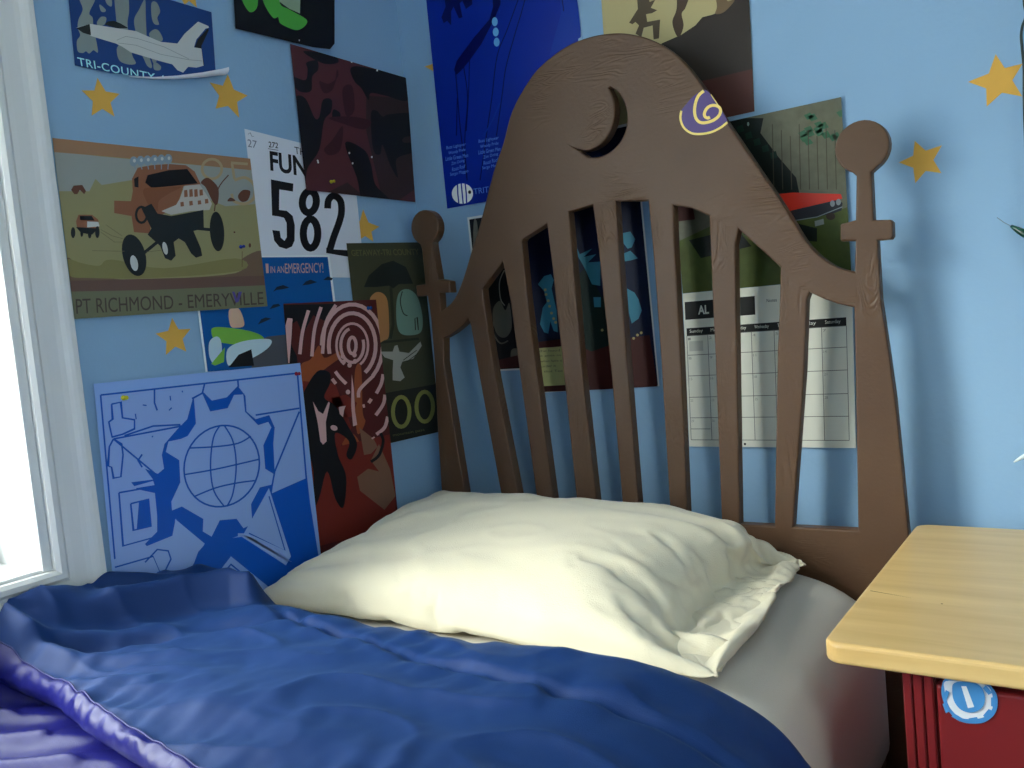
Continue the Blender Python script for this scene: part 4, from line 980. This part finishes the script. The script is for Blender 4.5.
bm = bmesh.new(); prism(bm, rrect(-.277, .34, 1.013, 1.584, .021), 2, ZT-.0255, ZT, bevel=.005, seg=3)
top = bm_obj('table_top', bm, wood_y, ns)
bm = bmesh.new()
for (pa, pb_, w) in (((866, 590.5), (911, 598), .0012),):
    a, b_ = at_z(pa, ZT+.0003), at_z(pb_, ZT+.0003); d = (b_-a); n_ = Vector((-d.y, d.x, 0)).normalized()*w
    bm.faces.new([bm.verts.new(v) for v in (a-n_, a+n_*.6+d*0, b_)])
bm_obj('wood_crack', bm, mat('crack_brown', (112, 78, 42), 1, rough=.8), top)
bm = bmesh.new(); k0 = at_z((938, 603), ZT+.0003); bm.faces.new([bm.verts.new(k0+Vector((.0014*math.cos(a), .0014*math.sin(a), 0))) for a in [k*math.pi/5 for k in range(10)]])
bm_obj('wood_knot', bm, mat('crack_brown', (112, 78, 42), 1, rough=.8), top)
# carcass
X0, X1, Y0, Y1 = -.198, .29, 1.043, 1.565
bm = bmesh.new(); box(bm, X0, X1, Y0+.012, Y1, .07, ZT-.0257, .002); bm_obj('cabinet_body', bm, red, ns)
def fluted(xa, xb, flip=1):
    bm = bmesh.new(); w = (xb-xa); n = 3; pts = [(xa, Y0+.013)]
    for k in range(n):
        a = xa+w*k/n; b2 = xa+w*(k+1)/n
        pts += [(a+.0005, Y0+.0005), (a+.002, Y0-.001), (b2-.003, Y0-.001), (b2-.0015, Y0+.0005), (b2-.0015, Y0+.006), (b2-.0002, Y0+.006)]
    pts += [(xb, Y0+.013)]
    lo = [bm.verts.new((p[0], p[1], .07)) for p in pts]; hi = [bm.verts.new((p[0], p[1], ZT-.026)) for p in pts]
    for i in range(len(pts)): bm.faces.new((lo[i], lo[(i+1) % len(pts)], hi[(i+1) % len(pts)], hi[i]))
    bm.faces.new(lo[::-1]); bm.faces.new(hi); bmesh.ops.recalc_face_normals(bm, faces=bm.faces[:])
    bm_obj('fluted_stile', bm, red, ns)
fluted(X0, X0+.034); fluted(X1-.034, X1)
bm = bmesh.new(); box(bm, X0+.036, X1-.036, Y0-.004, Y0+.012, .395, ZT-.042, .004, 3)
dr_ = bm_obj('drawer', bm, red, ns)
bm = bmesh.new(); prism(bm, [( .03+.013*math.cos(a), .486+.013*math.sin(a)) for a in [k*math.pi/10 for k in range(20)]], 1, Y0-.03, Y0-.004, .004)
bm_obj('drawer_knob', bm, red, dr_)
bm = bmesh.new(); box(bm, X0+.036, X1-.036, Y0-.004, Y0+.012, .085, .385, .004, 3)
do = bm_obj('cabinet_door', bm, red, ns)
bm = bmesh.new(); prism(bm, [( -.10+.013*math.cos(a), .26+.013*math.sin(a)) for a in [k*math.pi/10 for k in range(20)]], 1, Y0-.03, Y0-.004, .004)
bm_obj('door_knob', bm, red, do)
for (a, b2) in ((X0+.02, Y0+.03), (X1-.02, Y0+.03), (X0+.02, Y1-.03), (X1-.02, Y1-.03)):
    bm = bmesh.new(); box(bm, a-.018, a+.018, b2-.018, b2+.018, 0, .0705, .003); bm_obj('leg', bm, red, ns)
# round sticker on the drawer
YS = Y0-.0045
c = crop(900, 640, 6.0)
def sp_(pts): return [(lambda v: (v.x, v.z))(at_y(p, YS)) for p in c(pts)]
sb = mat('sticker_blue', (70, 140, 200), 1.0, rough=.4); sw = mat('sticker_white', (222, 226, 232), 1.0, rough=.4)
bm = bmesh.new(); lay = [0]
mm_ = [sb, sw]
def face2(pts, mi):
    lay[0] += 1
    A = sum(pts[i][0]*pts[(i+1) % len(pts)][1]-pts[(i+1) % len(pts)][0]*pts[i][1] for i in range(len(pts)))
    if A < 0: pts = pts[::-1]
    f = bm.faces.new([bm.verts.new((p[0], YS-.0008-.0002*lay[0], p[1])) for p in pts]); f.material_index = mi
rim = sp_(cat_rom([(262, 236), (290, 226), (400, 236), (510, 248), (555, 278), (583, 330), (583, 400), (555, 450), (500, 485), (435, 492), (370, 482), (310, 440), (270, 385), (250, 320), (250, 275)], 4))
prism(bm, rim, 1, YS-.0008, YS)
face2(sp_(cat_rom([(275, 240), (400, 240), (520, 262), (555, 320), (555, 400), (510, 450), (430, 465), (360, 455), (305, 405), (280, 350), (268, 290)], 4)), 1)
for ang in range(0, 360, 40):   # scalloped blue notches around the rim
    cx, cy = 415+158*math.cos(R_(ang)), 360+(120 if math.sin(R_(ang)) > 0 else 124)*math.sin(R_(ang))
    if cy < 262: continue
    ux, uy = math.cos(R_(ang)), math.sin(R_(ang)); face2(sp_([(cx-uy*26-ux*26, cy+ux*26-uy*24), (cx+uy*26-ux*26, cy-ux*26-uy*24), (cx+uy*30, cy-ux*30), (cx-uy*30, cy+ux*30)]), 0)
face2(sp_(cat_rom([(330, 245), (430, 238), (490, 270), (512, 330), (500, 385), (460, 415), (410, 422), (360, 400), (325, 350), (315, 290)], 4)), 0)
face2(sp_([(370, 264), (400, 264), (448, 388), (410, 396)]), 1)
st = bm_obj('sticker', bm, mm_, dr_); st['label'] = 'blue and white round sticker with a single upright bar'

ns.rotation_euler = (0, 0, NSROT); ns.location = (0.008, 1.293, 0)
# ------------------------------------------------------------------ string light at the right edge
wire_m = mat('dark_green_wire', (22, 44, 40), 1, rough=.4)
sl = empty('string_light', at_y((1023, 100), YB-.01), 'dark green string light cord hanging at right edge of back wall', 'string light')
bm = bmesh.new()
tube(bm, [at_y(p, YB-.02) for p in cat_rom([(1024.5, -30), (1024, 0), (1026, 15), (1022.5, 26), (1021.2, 36), (1022.4, 50), (1024, 70), (1024, 95), (1025, 130), (1028, 200), (1030, 240), (1036, 330), (1033, 440), (1030, 470)], 4, False)], .0022, 8)
bm_obj('cord', bm, wire_m, sl, smooth=True)
def bulb(p0, p1, r, m, nm):
    a, b2 = at_y(p0, YB-.022), at_y(p1, YB-.03)
    bm = bmesh.new(); n = 8
    tube(bm, [a+(b2-a)*(k/n) for k in range(n+1)], [max(.0004, r*math.sin(math.pi*(.12+.62*k/n))) for k in range(n+1)], 12)
    return bm_obj(nm, bm, m, sl, smooth=True)
bulb((1011, 226), (1034, 239), .0062, mat('green_bulb_socket', (16, 66, 52), 1, rough=.2), 'bulb')
bulb((1014, 462), (1031, 452), .0034, mat('clear_bulb', (225, 238, 240), 1, rough=.1), 'bulb')
bm = bmesh.new(); tube(bm, [at_y(p, YB-.014) for p in ((997, 217.5), (1004, 222.5), (1011, 226))], .0006, 6); bm_obj('bulb_tip_wire', bm, mat('grey_wire', (110, 122, 130), 1, rough=.4), sl)

# ------------------------------------------------------------------ pillow: a stuffed case grown by cloth physics, then frozen to a mesh
pil_m = mat('cream_pillowcase', (214, 206, 180), 1.0, rough=.85, sheen=.25, bump=.3, bscale=500)
def make_pillow():
    NX, NY = 110, 68
    LX, LY = .875, .56
    bm = bmesh.new()
    def P(i, j, s):
        u, v = i/NX, j/NY
        x, y = (u-.5)*LX, (v-.5)*LY
        e = min(u, 1-u, v*LY/LX, (1-v)*LY/LX)
        z = s*(.004+.035*min(1, e/.12)) + .004*noise.noise(Vector((x*9, y*16, s*3)))*min(1, e/.05)
        return Vector((x, y, z))
    T = [[bm.verts.new(P(i, j, 1)) for j in range(NY+1)] for i in range(NX+1)]
    B = [[(T[i][j] if i in (0, NX) or j in (0, NY) else bm.verts.new(P(i, j, -1))) for j in range(NY+1)] for i in range(NX+1)]
    for i in range(NX):
        for j in range(NY):
            bm.faces.new((T[i][j], T[i+1][j], T[i+1][j+1], T[i][j+1]))
            try: bm.faces.new((B[i][j], B[i][j+1], B[i+1][j+1], B[i+1][j]))
            except ValueError: pass
    me = bpy.data.meshes.new('pillow'); bm.to_mesh(me); bm.free()
    o = bpy.data.objects.new('pillow', me); COL.objects.link(o)
    # lean the pillow: pitch so its back edge climbs the headboard, yaw to follow the photo
    o.location = (-.852, 1.345, ZM+.105); o.rotation_euler = (R_(9), 0, R_(-2.6))
    def collider(x0, x1, y0, y1, z0, z1):
        b = bmesh.new(); box(b, x0, x1, y0, y1, z0, z1); m = bpy.data.meshes.new('c'); b.to_mesh(m); b.free()
        c_ = bpy.data.objects.new('c', m); COL.objects.link(c_); md = c_.modifiers.new('c', 'COLLISION'); c_.collision.thickness_outer = .004; c_.collision.cloth_friction = 20; return c_
    cols = [collider(-1.6, -.2, .5, 1.66, ZM-.2, ZM+.002), collider(-1.6, -.2, 1.603, 1.75, ZM-.1, 1.4), collider(-1.5, XL+.010, .5, 1.66, ZM-.2, 1.4)]
    cl = o.modifiers.new('cloth', 'CLOTH'); st_ = cl.settings
    st_.quality = 6; st_.mass = .14; st_.air_damping = 2
    st_.tension_stiffness = 25; st_.compression_stiffness = 25; st_.shear_stiffness = 12; st_.bending_stiffness = .015; st_.shrink_min = -.055
    st_.effector_weights.gravity = .18
    vg = o.vertex_groups.new(name='filled')
    for v in me.vertices:
        a = (LX/2-v.co.x); e_ = LY/2-abs(v.co.y)
        w_ = max(0, min(1, (a-.075)/.05))*max(0.0, min(1, (e_-.012)/.02))
        vg.add([v.index], w_, 'REPLACE')
    st_.vertex_group_pressure = 'filled'
    st_.use_pressure = True; st_.uniform_pressure_force = 5.0; st_.use_pressure_volume = False
    cl.collision_settings.distance_min = .004; cl.collision_settings.use_self_collision = False
    cl.point_cache.frame_start = 1; cl.point_cache.frame_end = 60
    for f in range(1, 46): S.frame_set(f)
    dg = bpy.context.evaluated_depsgraph_get(); ev = o.evaluated_get(dg)
    nm = bpy.data.meshes.new_from_object(ev, depsgraph=dg); nm.transform(o.matrix_world)
    for c_ in cols+[o]: bpy.data.objects.remove(c_)
    S.frame_set(1)
    return nm
pm = make_pillow()
pm.calc_smooth_groups if False else None
_n = [v.normal.copy() for v in pm.vertices]
for v, n_ in zip(pm.vertices, _n):
    x, y, z = v.co
    if z < ZM+.006: continue
    # creases fan out from the open end on the right and from the near left corner
    dx, dy = x+.40, y-1.45; a = math.atan2(dy, dx)
    fan = noise.noise(Vector((a*7.5, math.hypot(dx, dy)*2.2, 3.1)))*math.exp(-math.hypot(dx, dy)/.35)
    dx, dy = x+1.36, y-1.10; a = math.atan2(dy, dx)
    fan2 = noise.noise(Vector((a*6.5, math.hypot(dx, dy)*3, 9.1)))*math.exp(-math.hypot(dx, dy)/.22)
    r_ = 1-abs(noise.noise(Vector((x*7+y*3, y*17-x*2, 5.5))))*2
    low = noise.noise(Vector((x*16, y*16, 7)))*.5
    v.co += n_*(.013*fan+.020*fan2+.0022*max(0, r_)**3+.0014*low)
po = link('pillow', pm, pil_m, smooth=True)
sm = po.modifiers.new('subdivision', 'SUBSURF'); sm.levels = 1; sm.render_levels = 1
tag(po, 'plump cream pillow leaning on the brown slatted headboard', 'pillow')
print('PILLOW', [tuple(round(x, 3) for x in (min(v.co[i] for v in pm.vertices)+po.location[i], max(v.co[i] for v in pm.vertices)+po.location[i])) for i in range(3)])

# rumpled lower edge of the pillowcase, spread on the sheet in front of the pillow
bm = bmesh.new(); rows = []
fr_ = [at_z(p, ZM) for p in ((300, 588), (345, 600), (400, 612), (450, 622), (500, 632), (560, 643), (620, 655), (680, 668), (722, 672))]
N_ = 90
for i in range(N_+1):
    t = i/N_*(len(fr_)-1); k = min(int(t), len(fr_)-2); p = fr_[k].lerp(fr_[k+1], t-k)
    row = []
    wv = .5+.5*noise.noise(Vector((i*.11, 2, 0)))
    end = min(1, i/10, (N_-i)/6)
    for j in range(11):
        v_ = j/10
        y = p.y-.004+(.055-.07*v_*(.55+.45*wv))*1.0
        h = .004+.018*(1-v_)**2+end*(.010*abs(math.sin(i*.21+3*noise.noise(Vector((i*.05, 0, 0)))+v_*1.5))*(1-v_*.4)+.004*noise.noise(Vector((i*.22, v_*4, 1))))
        if j == 10: h = .0015
        row.append(Vector((p.x, y, ZM+max(.0015, h))))
    rows.append(row)
grid_mesh(bm, rows)
hm = bm_obj('pillowcase_hem', bm, pil_m, po, smooth=True)
sd = hm.modifiers.new('thickness', 'SOLIDIFY'); sd.thickness = .0012

# ------------------------------------------------------------------ comforter
def fabric(name, rgb, k, rough, sheen, aniso_scale=900, spec=.5, tint=None):
    m = mat(name, rgb, k, rough=rough, sheen=sheen, bump=.18, bscale=aniso_scale, spec=spec)
    b = m.node_tree.nodes['Principled BSDF']; b.inputs['Sheen Roughness'].default_value = .45
    if tint: b.inputs['Sheen Tint'].default_value = (*[lin(v) for v in tint], 1)
    return m
navy = fabric('navy_cotton', (9, 45, 98), 1.0, .62, .12, spec=.25, tint=(120, 165, 215))
satin = fabric('violet_blue_satin', (25, 26, 98), 1.0, .30, .0, spec=.22)
com = empty('comforter', (-.83, .4, ZM+.04), 'navy comforter folded back over bed with violet blue satin underside', 'comforter')
def interp(tab, x):
    if x <= tab[0][0]: return tab[0][1]
    for (a, b), (c_, d) in zip(tab, tab[1:]):
        if x <= c_:
            t = (x-a)/(c_-a); t = t*t*(3-2*t) if False else t
            return b+(d-b)*t
    return tab[-1][1]
FY = [(-1.35, .965), (-1.27, .995), (-1.2, .985), (-1.1, .965), (-.9, .95), (-.72, .935), (-.5, .94), (-.38, .955), (-.3, .965)]
HY = [(-1.35, .575), (-1.28, .59), (-1.155, .583), (-1.007, .548), (-.763, .505), (-.4, .44), (-.3, .42)]
s0 = XBL+.02
def seg_d(px, py, path):
    best = (9, 0, 0); acc = 0; tot = sum(math.hypot(q[0]-p[0], q[1]-p[1]) for p, q in zip(path, path[1:]))
    for p, q in zip(path, path[1:]):
        dx, dy = q[0]-p[0], q[1]-p[1]; l2 = dx*dx+dy*dy; t = max(0, min(1, ((px-p[0])*dx+(py-p[1])*dy)/l2))
        ex, ey = px-p[0]-dx*t, py-p[1]-dy*t; d = math.hypot(ex, ey); l = math.sqrt(l2)
        if d < best[0]: best = (d, (acc+t*l)/tot, 1 if dx*ey-dy*ex > 0 else -1)
        acc += l
    return best
def pz(pts, z): return [(lambda v: (v.x, v.y))(at_z(p, z)) for p in pts]
R1 = [(-1.352, .40), (-1.35, .62), (-1.34, .76), (-1.31, .86), (-1.29, .93), (-1.25, .97)]
R2 = [(-1.31, .67), (-1.26, .78), (-1.22, .86), (-1.18, .91), (-1.13, .94)]
R3 = [(-1.30, .62), (-1.18, .64), (-1.08, .70), (-1.0, .77)]
R4 = [(-1.20, .58), (-1.10, .60), (-1.02, .64)]
R5 = [(-1.34, .52), (-1.27, .66), (-1.19, .76), (-1.08, .83)]
R6 = [(-1.33, .78), (-1.26, .88), (-1.19, .915)]
R7 = [(-1.24, .66), (-1.15, .79), (-1.05, .88), (-.92, .93)]
def flap_h(x, y, t):
    h = 0
    x, y = x+.012*noise.noise(Vector((x*7, y*7, 50))), y+.012*noise.noise(Vector((x*7, y*7, 60)))
    d, u, sg = seg_d(x, y, R5); h += .030*(1-u)**.7*math.exp(-(d/(.014 if sg < 0 else .026))**2)
    d, u, sg = seg_d(x, y, R6); h += .020*(1-u*.6)*math.exp(-(d/.016)**2)
    d, u, sg = seg_d(x, y, R7); h -= .016*math.sin(math.pi*min(1, u+.1))*math.exp(-(d/.020)**2)
    d, u, sg = seg_d(x, y, R1); h += (.118-.085*u)*math.exp(-(d/.045)**2)
    d, u, sg = seg_d(x, y, R2); w = .020 if sg < 0 else .036
    h += (.062-.010*u)*min(1, .35+u*2)*math.exp(-(d/w)**2)*(1 if u < .93 else (1-u)/.07)
    d, u, sg = seg_d(x, y, R3); h += .030*(1-u)*math.exp(-(d/.022)**2)
    d, u, sg = seg_d(x, y, R4); h += .020*(1-u*.7)*math.exp(-(d/.016)**2)
    return h
def folded(cx_, y, ylo, yhi, NXs=260):
    pass
def flap_rows():
    NU, NV = 250, 130
    rows = []
    for j in range(NV+1):
        row = []
        for i in range(NU+1):
            s = i/NU*1.30
            (mx_, mz_), (nx, nz) = mat_prof(s)
            xx = mx_ if mz_ > ZM-.11 else -.315+.0
            xe = XBL+.02+s                     # unrolled coordinate
            yf, ye = interp(FY, xe), interp(HY, xe)
            yf += .010*noise.noise(Vector((xe*6, 1.3, 0)))+.006*noise.noise(Vector((xe*17, 2.3, 0)))
            full = .072
            v = j/NV
            # cross-section: under the hem, over the top, round the fold, tucked under
            if v < .10:                         # satin binding: quarter round at the hem
                a = v/.10*math.pi/2*1.08; rr = .018
                y = ye+rr-rr*math.cos(a-.08); h = full-rr*1.15+rr*1.15*math.sin(max(0, a-.08)); t = -1; hemk = math.sin(max(0, a-.05))
                if v == 0: h = .035; y = ye+.012
            elif v < .86:
                w_ = (v-.10)/.76; y = ye+.018+(yf-.055-ye-.018)*w_; h = full; t = yf-y
            else:
                a = (v-.86)/.14*math.pi; y = yf-.055+.055*math.sin(min(a, math.pi/2)) if a < math.pi/2 else yf-.055+.055*math.sin(a); h = full/2+full/2*math.cos(a); t = .0
            top = max(0, min(1, (h-.02)/.05))
            inner = 1.0
            # relief
            ridge = flap_h(xe, y, t)*max(.42, min(1, (y-ye+.005)/.05))
            edge = max(0.0, 1-max(0, (y-ye-.04))/.16) if y < yf-.2 else 0
            puck = .0075*noise.noise(Vector((xe*34+y*6, y*7, 0)))*edge
            seam_t = .055+.085*max(0, min(1, (xe+1.15)/.7))
            tt = yf-y
            dseam = abs(tt-seam_t)
            sm_ = -.010*math.exp(-(dseam/.010)**2)*max(0, min(1, (xe+1.12)/.1)) if v >= .10 else 0
            pk2 = .0085*noise.noise(Vector((xe*26-y*9, y*10, 5)))*math.exp(-(dseam/.045)**2)*(1 if v >= .1 else 0)
            fold_p = .007*noise.noise(Vector((xe*22+y*5, y*6, 8)))*(1 if tt < .10 and v > .1 else 0)*max(0, 1-tt/.10)
            big = .013*noise.noise(Vector((xe*4.2, y*5.5, 2)))+.005*noise.noise(Vector((xe*9, y*12, 6)))
            rg = 1-abs(noise.noise(Vector((xe*6+y*4, y*12-xe*3, 12))))*2
            fine = .0065*max(0, rg)**2+.0012*noise.noise(Vector((xe*40, y*40, 3)))
            hh = h+(ridge+big+fine+puck+sm_+pk2+fold_p)*top
            hh = max(.003, hh)
            X, Z = mx_+nx*hh, mz_+nz*hh
            if i == 0: X = max(X, XL+.006)
            row.append(Vector((max(X, XL+.006), y, Z)))
        rows.append(row)
    return rows
FR = flap_rows(); nb = 13
bm = bmesh.new(); grid_mesh(bm, FR[nb:]); bmesh.ops.recalc_face_normals(bm, faces=bm.faces[:])
fo = bm_obj('folded_back_panel', bm, navy, com, smooth=True)
bm = bmesh.new()
br = []
for j in range(nb+1):
    br.append([p+Vector((0, -.0015, .0006)) if 0 < j < nb else p for p in FR[j]])
# gathers across the binding
for j in range(2, nb):
    for i, p in enumerate(br[j]):
        g_ = noise.noise(Vector((i*.33, j*.10, 4)))+.5*noise.noise(Vector((i*.8+j*.2, 1, 4)))
        p.z += .0020*g_*math.sin(math.pi*j/nb); p.y += -.0015*g_*math.sin(math.pi*j/nb)
grid_mesh(bm, br)
bo = bm_obj('satin_binding', bm, satin, com, smooth=True); bo['label'] = 'violet blue satin hem binding with gathers'
bm = bmesh.new(); tube(bm, [p+Vector((0, -.001, .0012)) for p in FR[nb][::2]], .0012, 5); bm_obj('hem_stitching', bm, mat('stitch_navy', (30, 36, 100), 1, rough=.6), com, smooth=True)
# the rest of the comforter, satin side up, in long soft folds
bm = bmesh.new(); rows = []
NU, NV = 240, 170
for j in range(NV+1):
    y = .72-(j/NV)*1.10; row = []
    for i in range(NU+1):
        s = i/NU*1.32; (mx_, mz_), (nx, nz) = mat_prof(s); xe = s0+s
        q = -.55*xe*1.0+y*.83                     # distance across the folds
        w1 = noise.noise(Vector((xe*1.6, y*1.6, 20)))*.9
        f1 = math.sin((q*1.0)*2*math.pi/.075+w1*4.0); f1 = (f1*.5+.5)**2.2
        big = .010*noise.noise(Vector((xe*4, y*4, 30)))
        amp = .036*(.65+.45*noise.noise(Vector((xe*3, y*5, 33))))*max(.25, min(1, (-.35-xe)/.6))
        h = .022+amp*f1+big+.0025*noise.noise(Vector((xe*18, y*24, 8)))
        hem = interp(HY, xe)
        if y > hem-.02: h = min(h, .030+(0 if y < hem+.02 else 0))
        
        h += .055*math.exp(-((xe+1.35)/.05)**2)*max(0, min(1, (.72-y)/.12))
        e = .38+y
        if e < .05: h *= max(.2, e/.05)
        row.append(Vector((max(mx_+nx*max(.004, h), XL+.006), y, mz_+nz*max(.004, h))))
    rows.append(row)
grid_mesh(bm, rows); bmesh.ops.recalc_face_normals(bm, faces=bm.faces[:])
lp = bm_obj('lower_panel', bm, satin, com, smooth=True); lp['label'] = 'violet blue satin side in long soft folds'
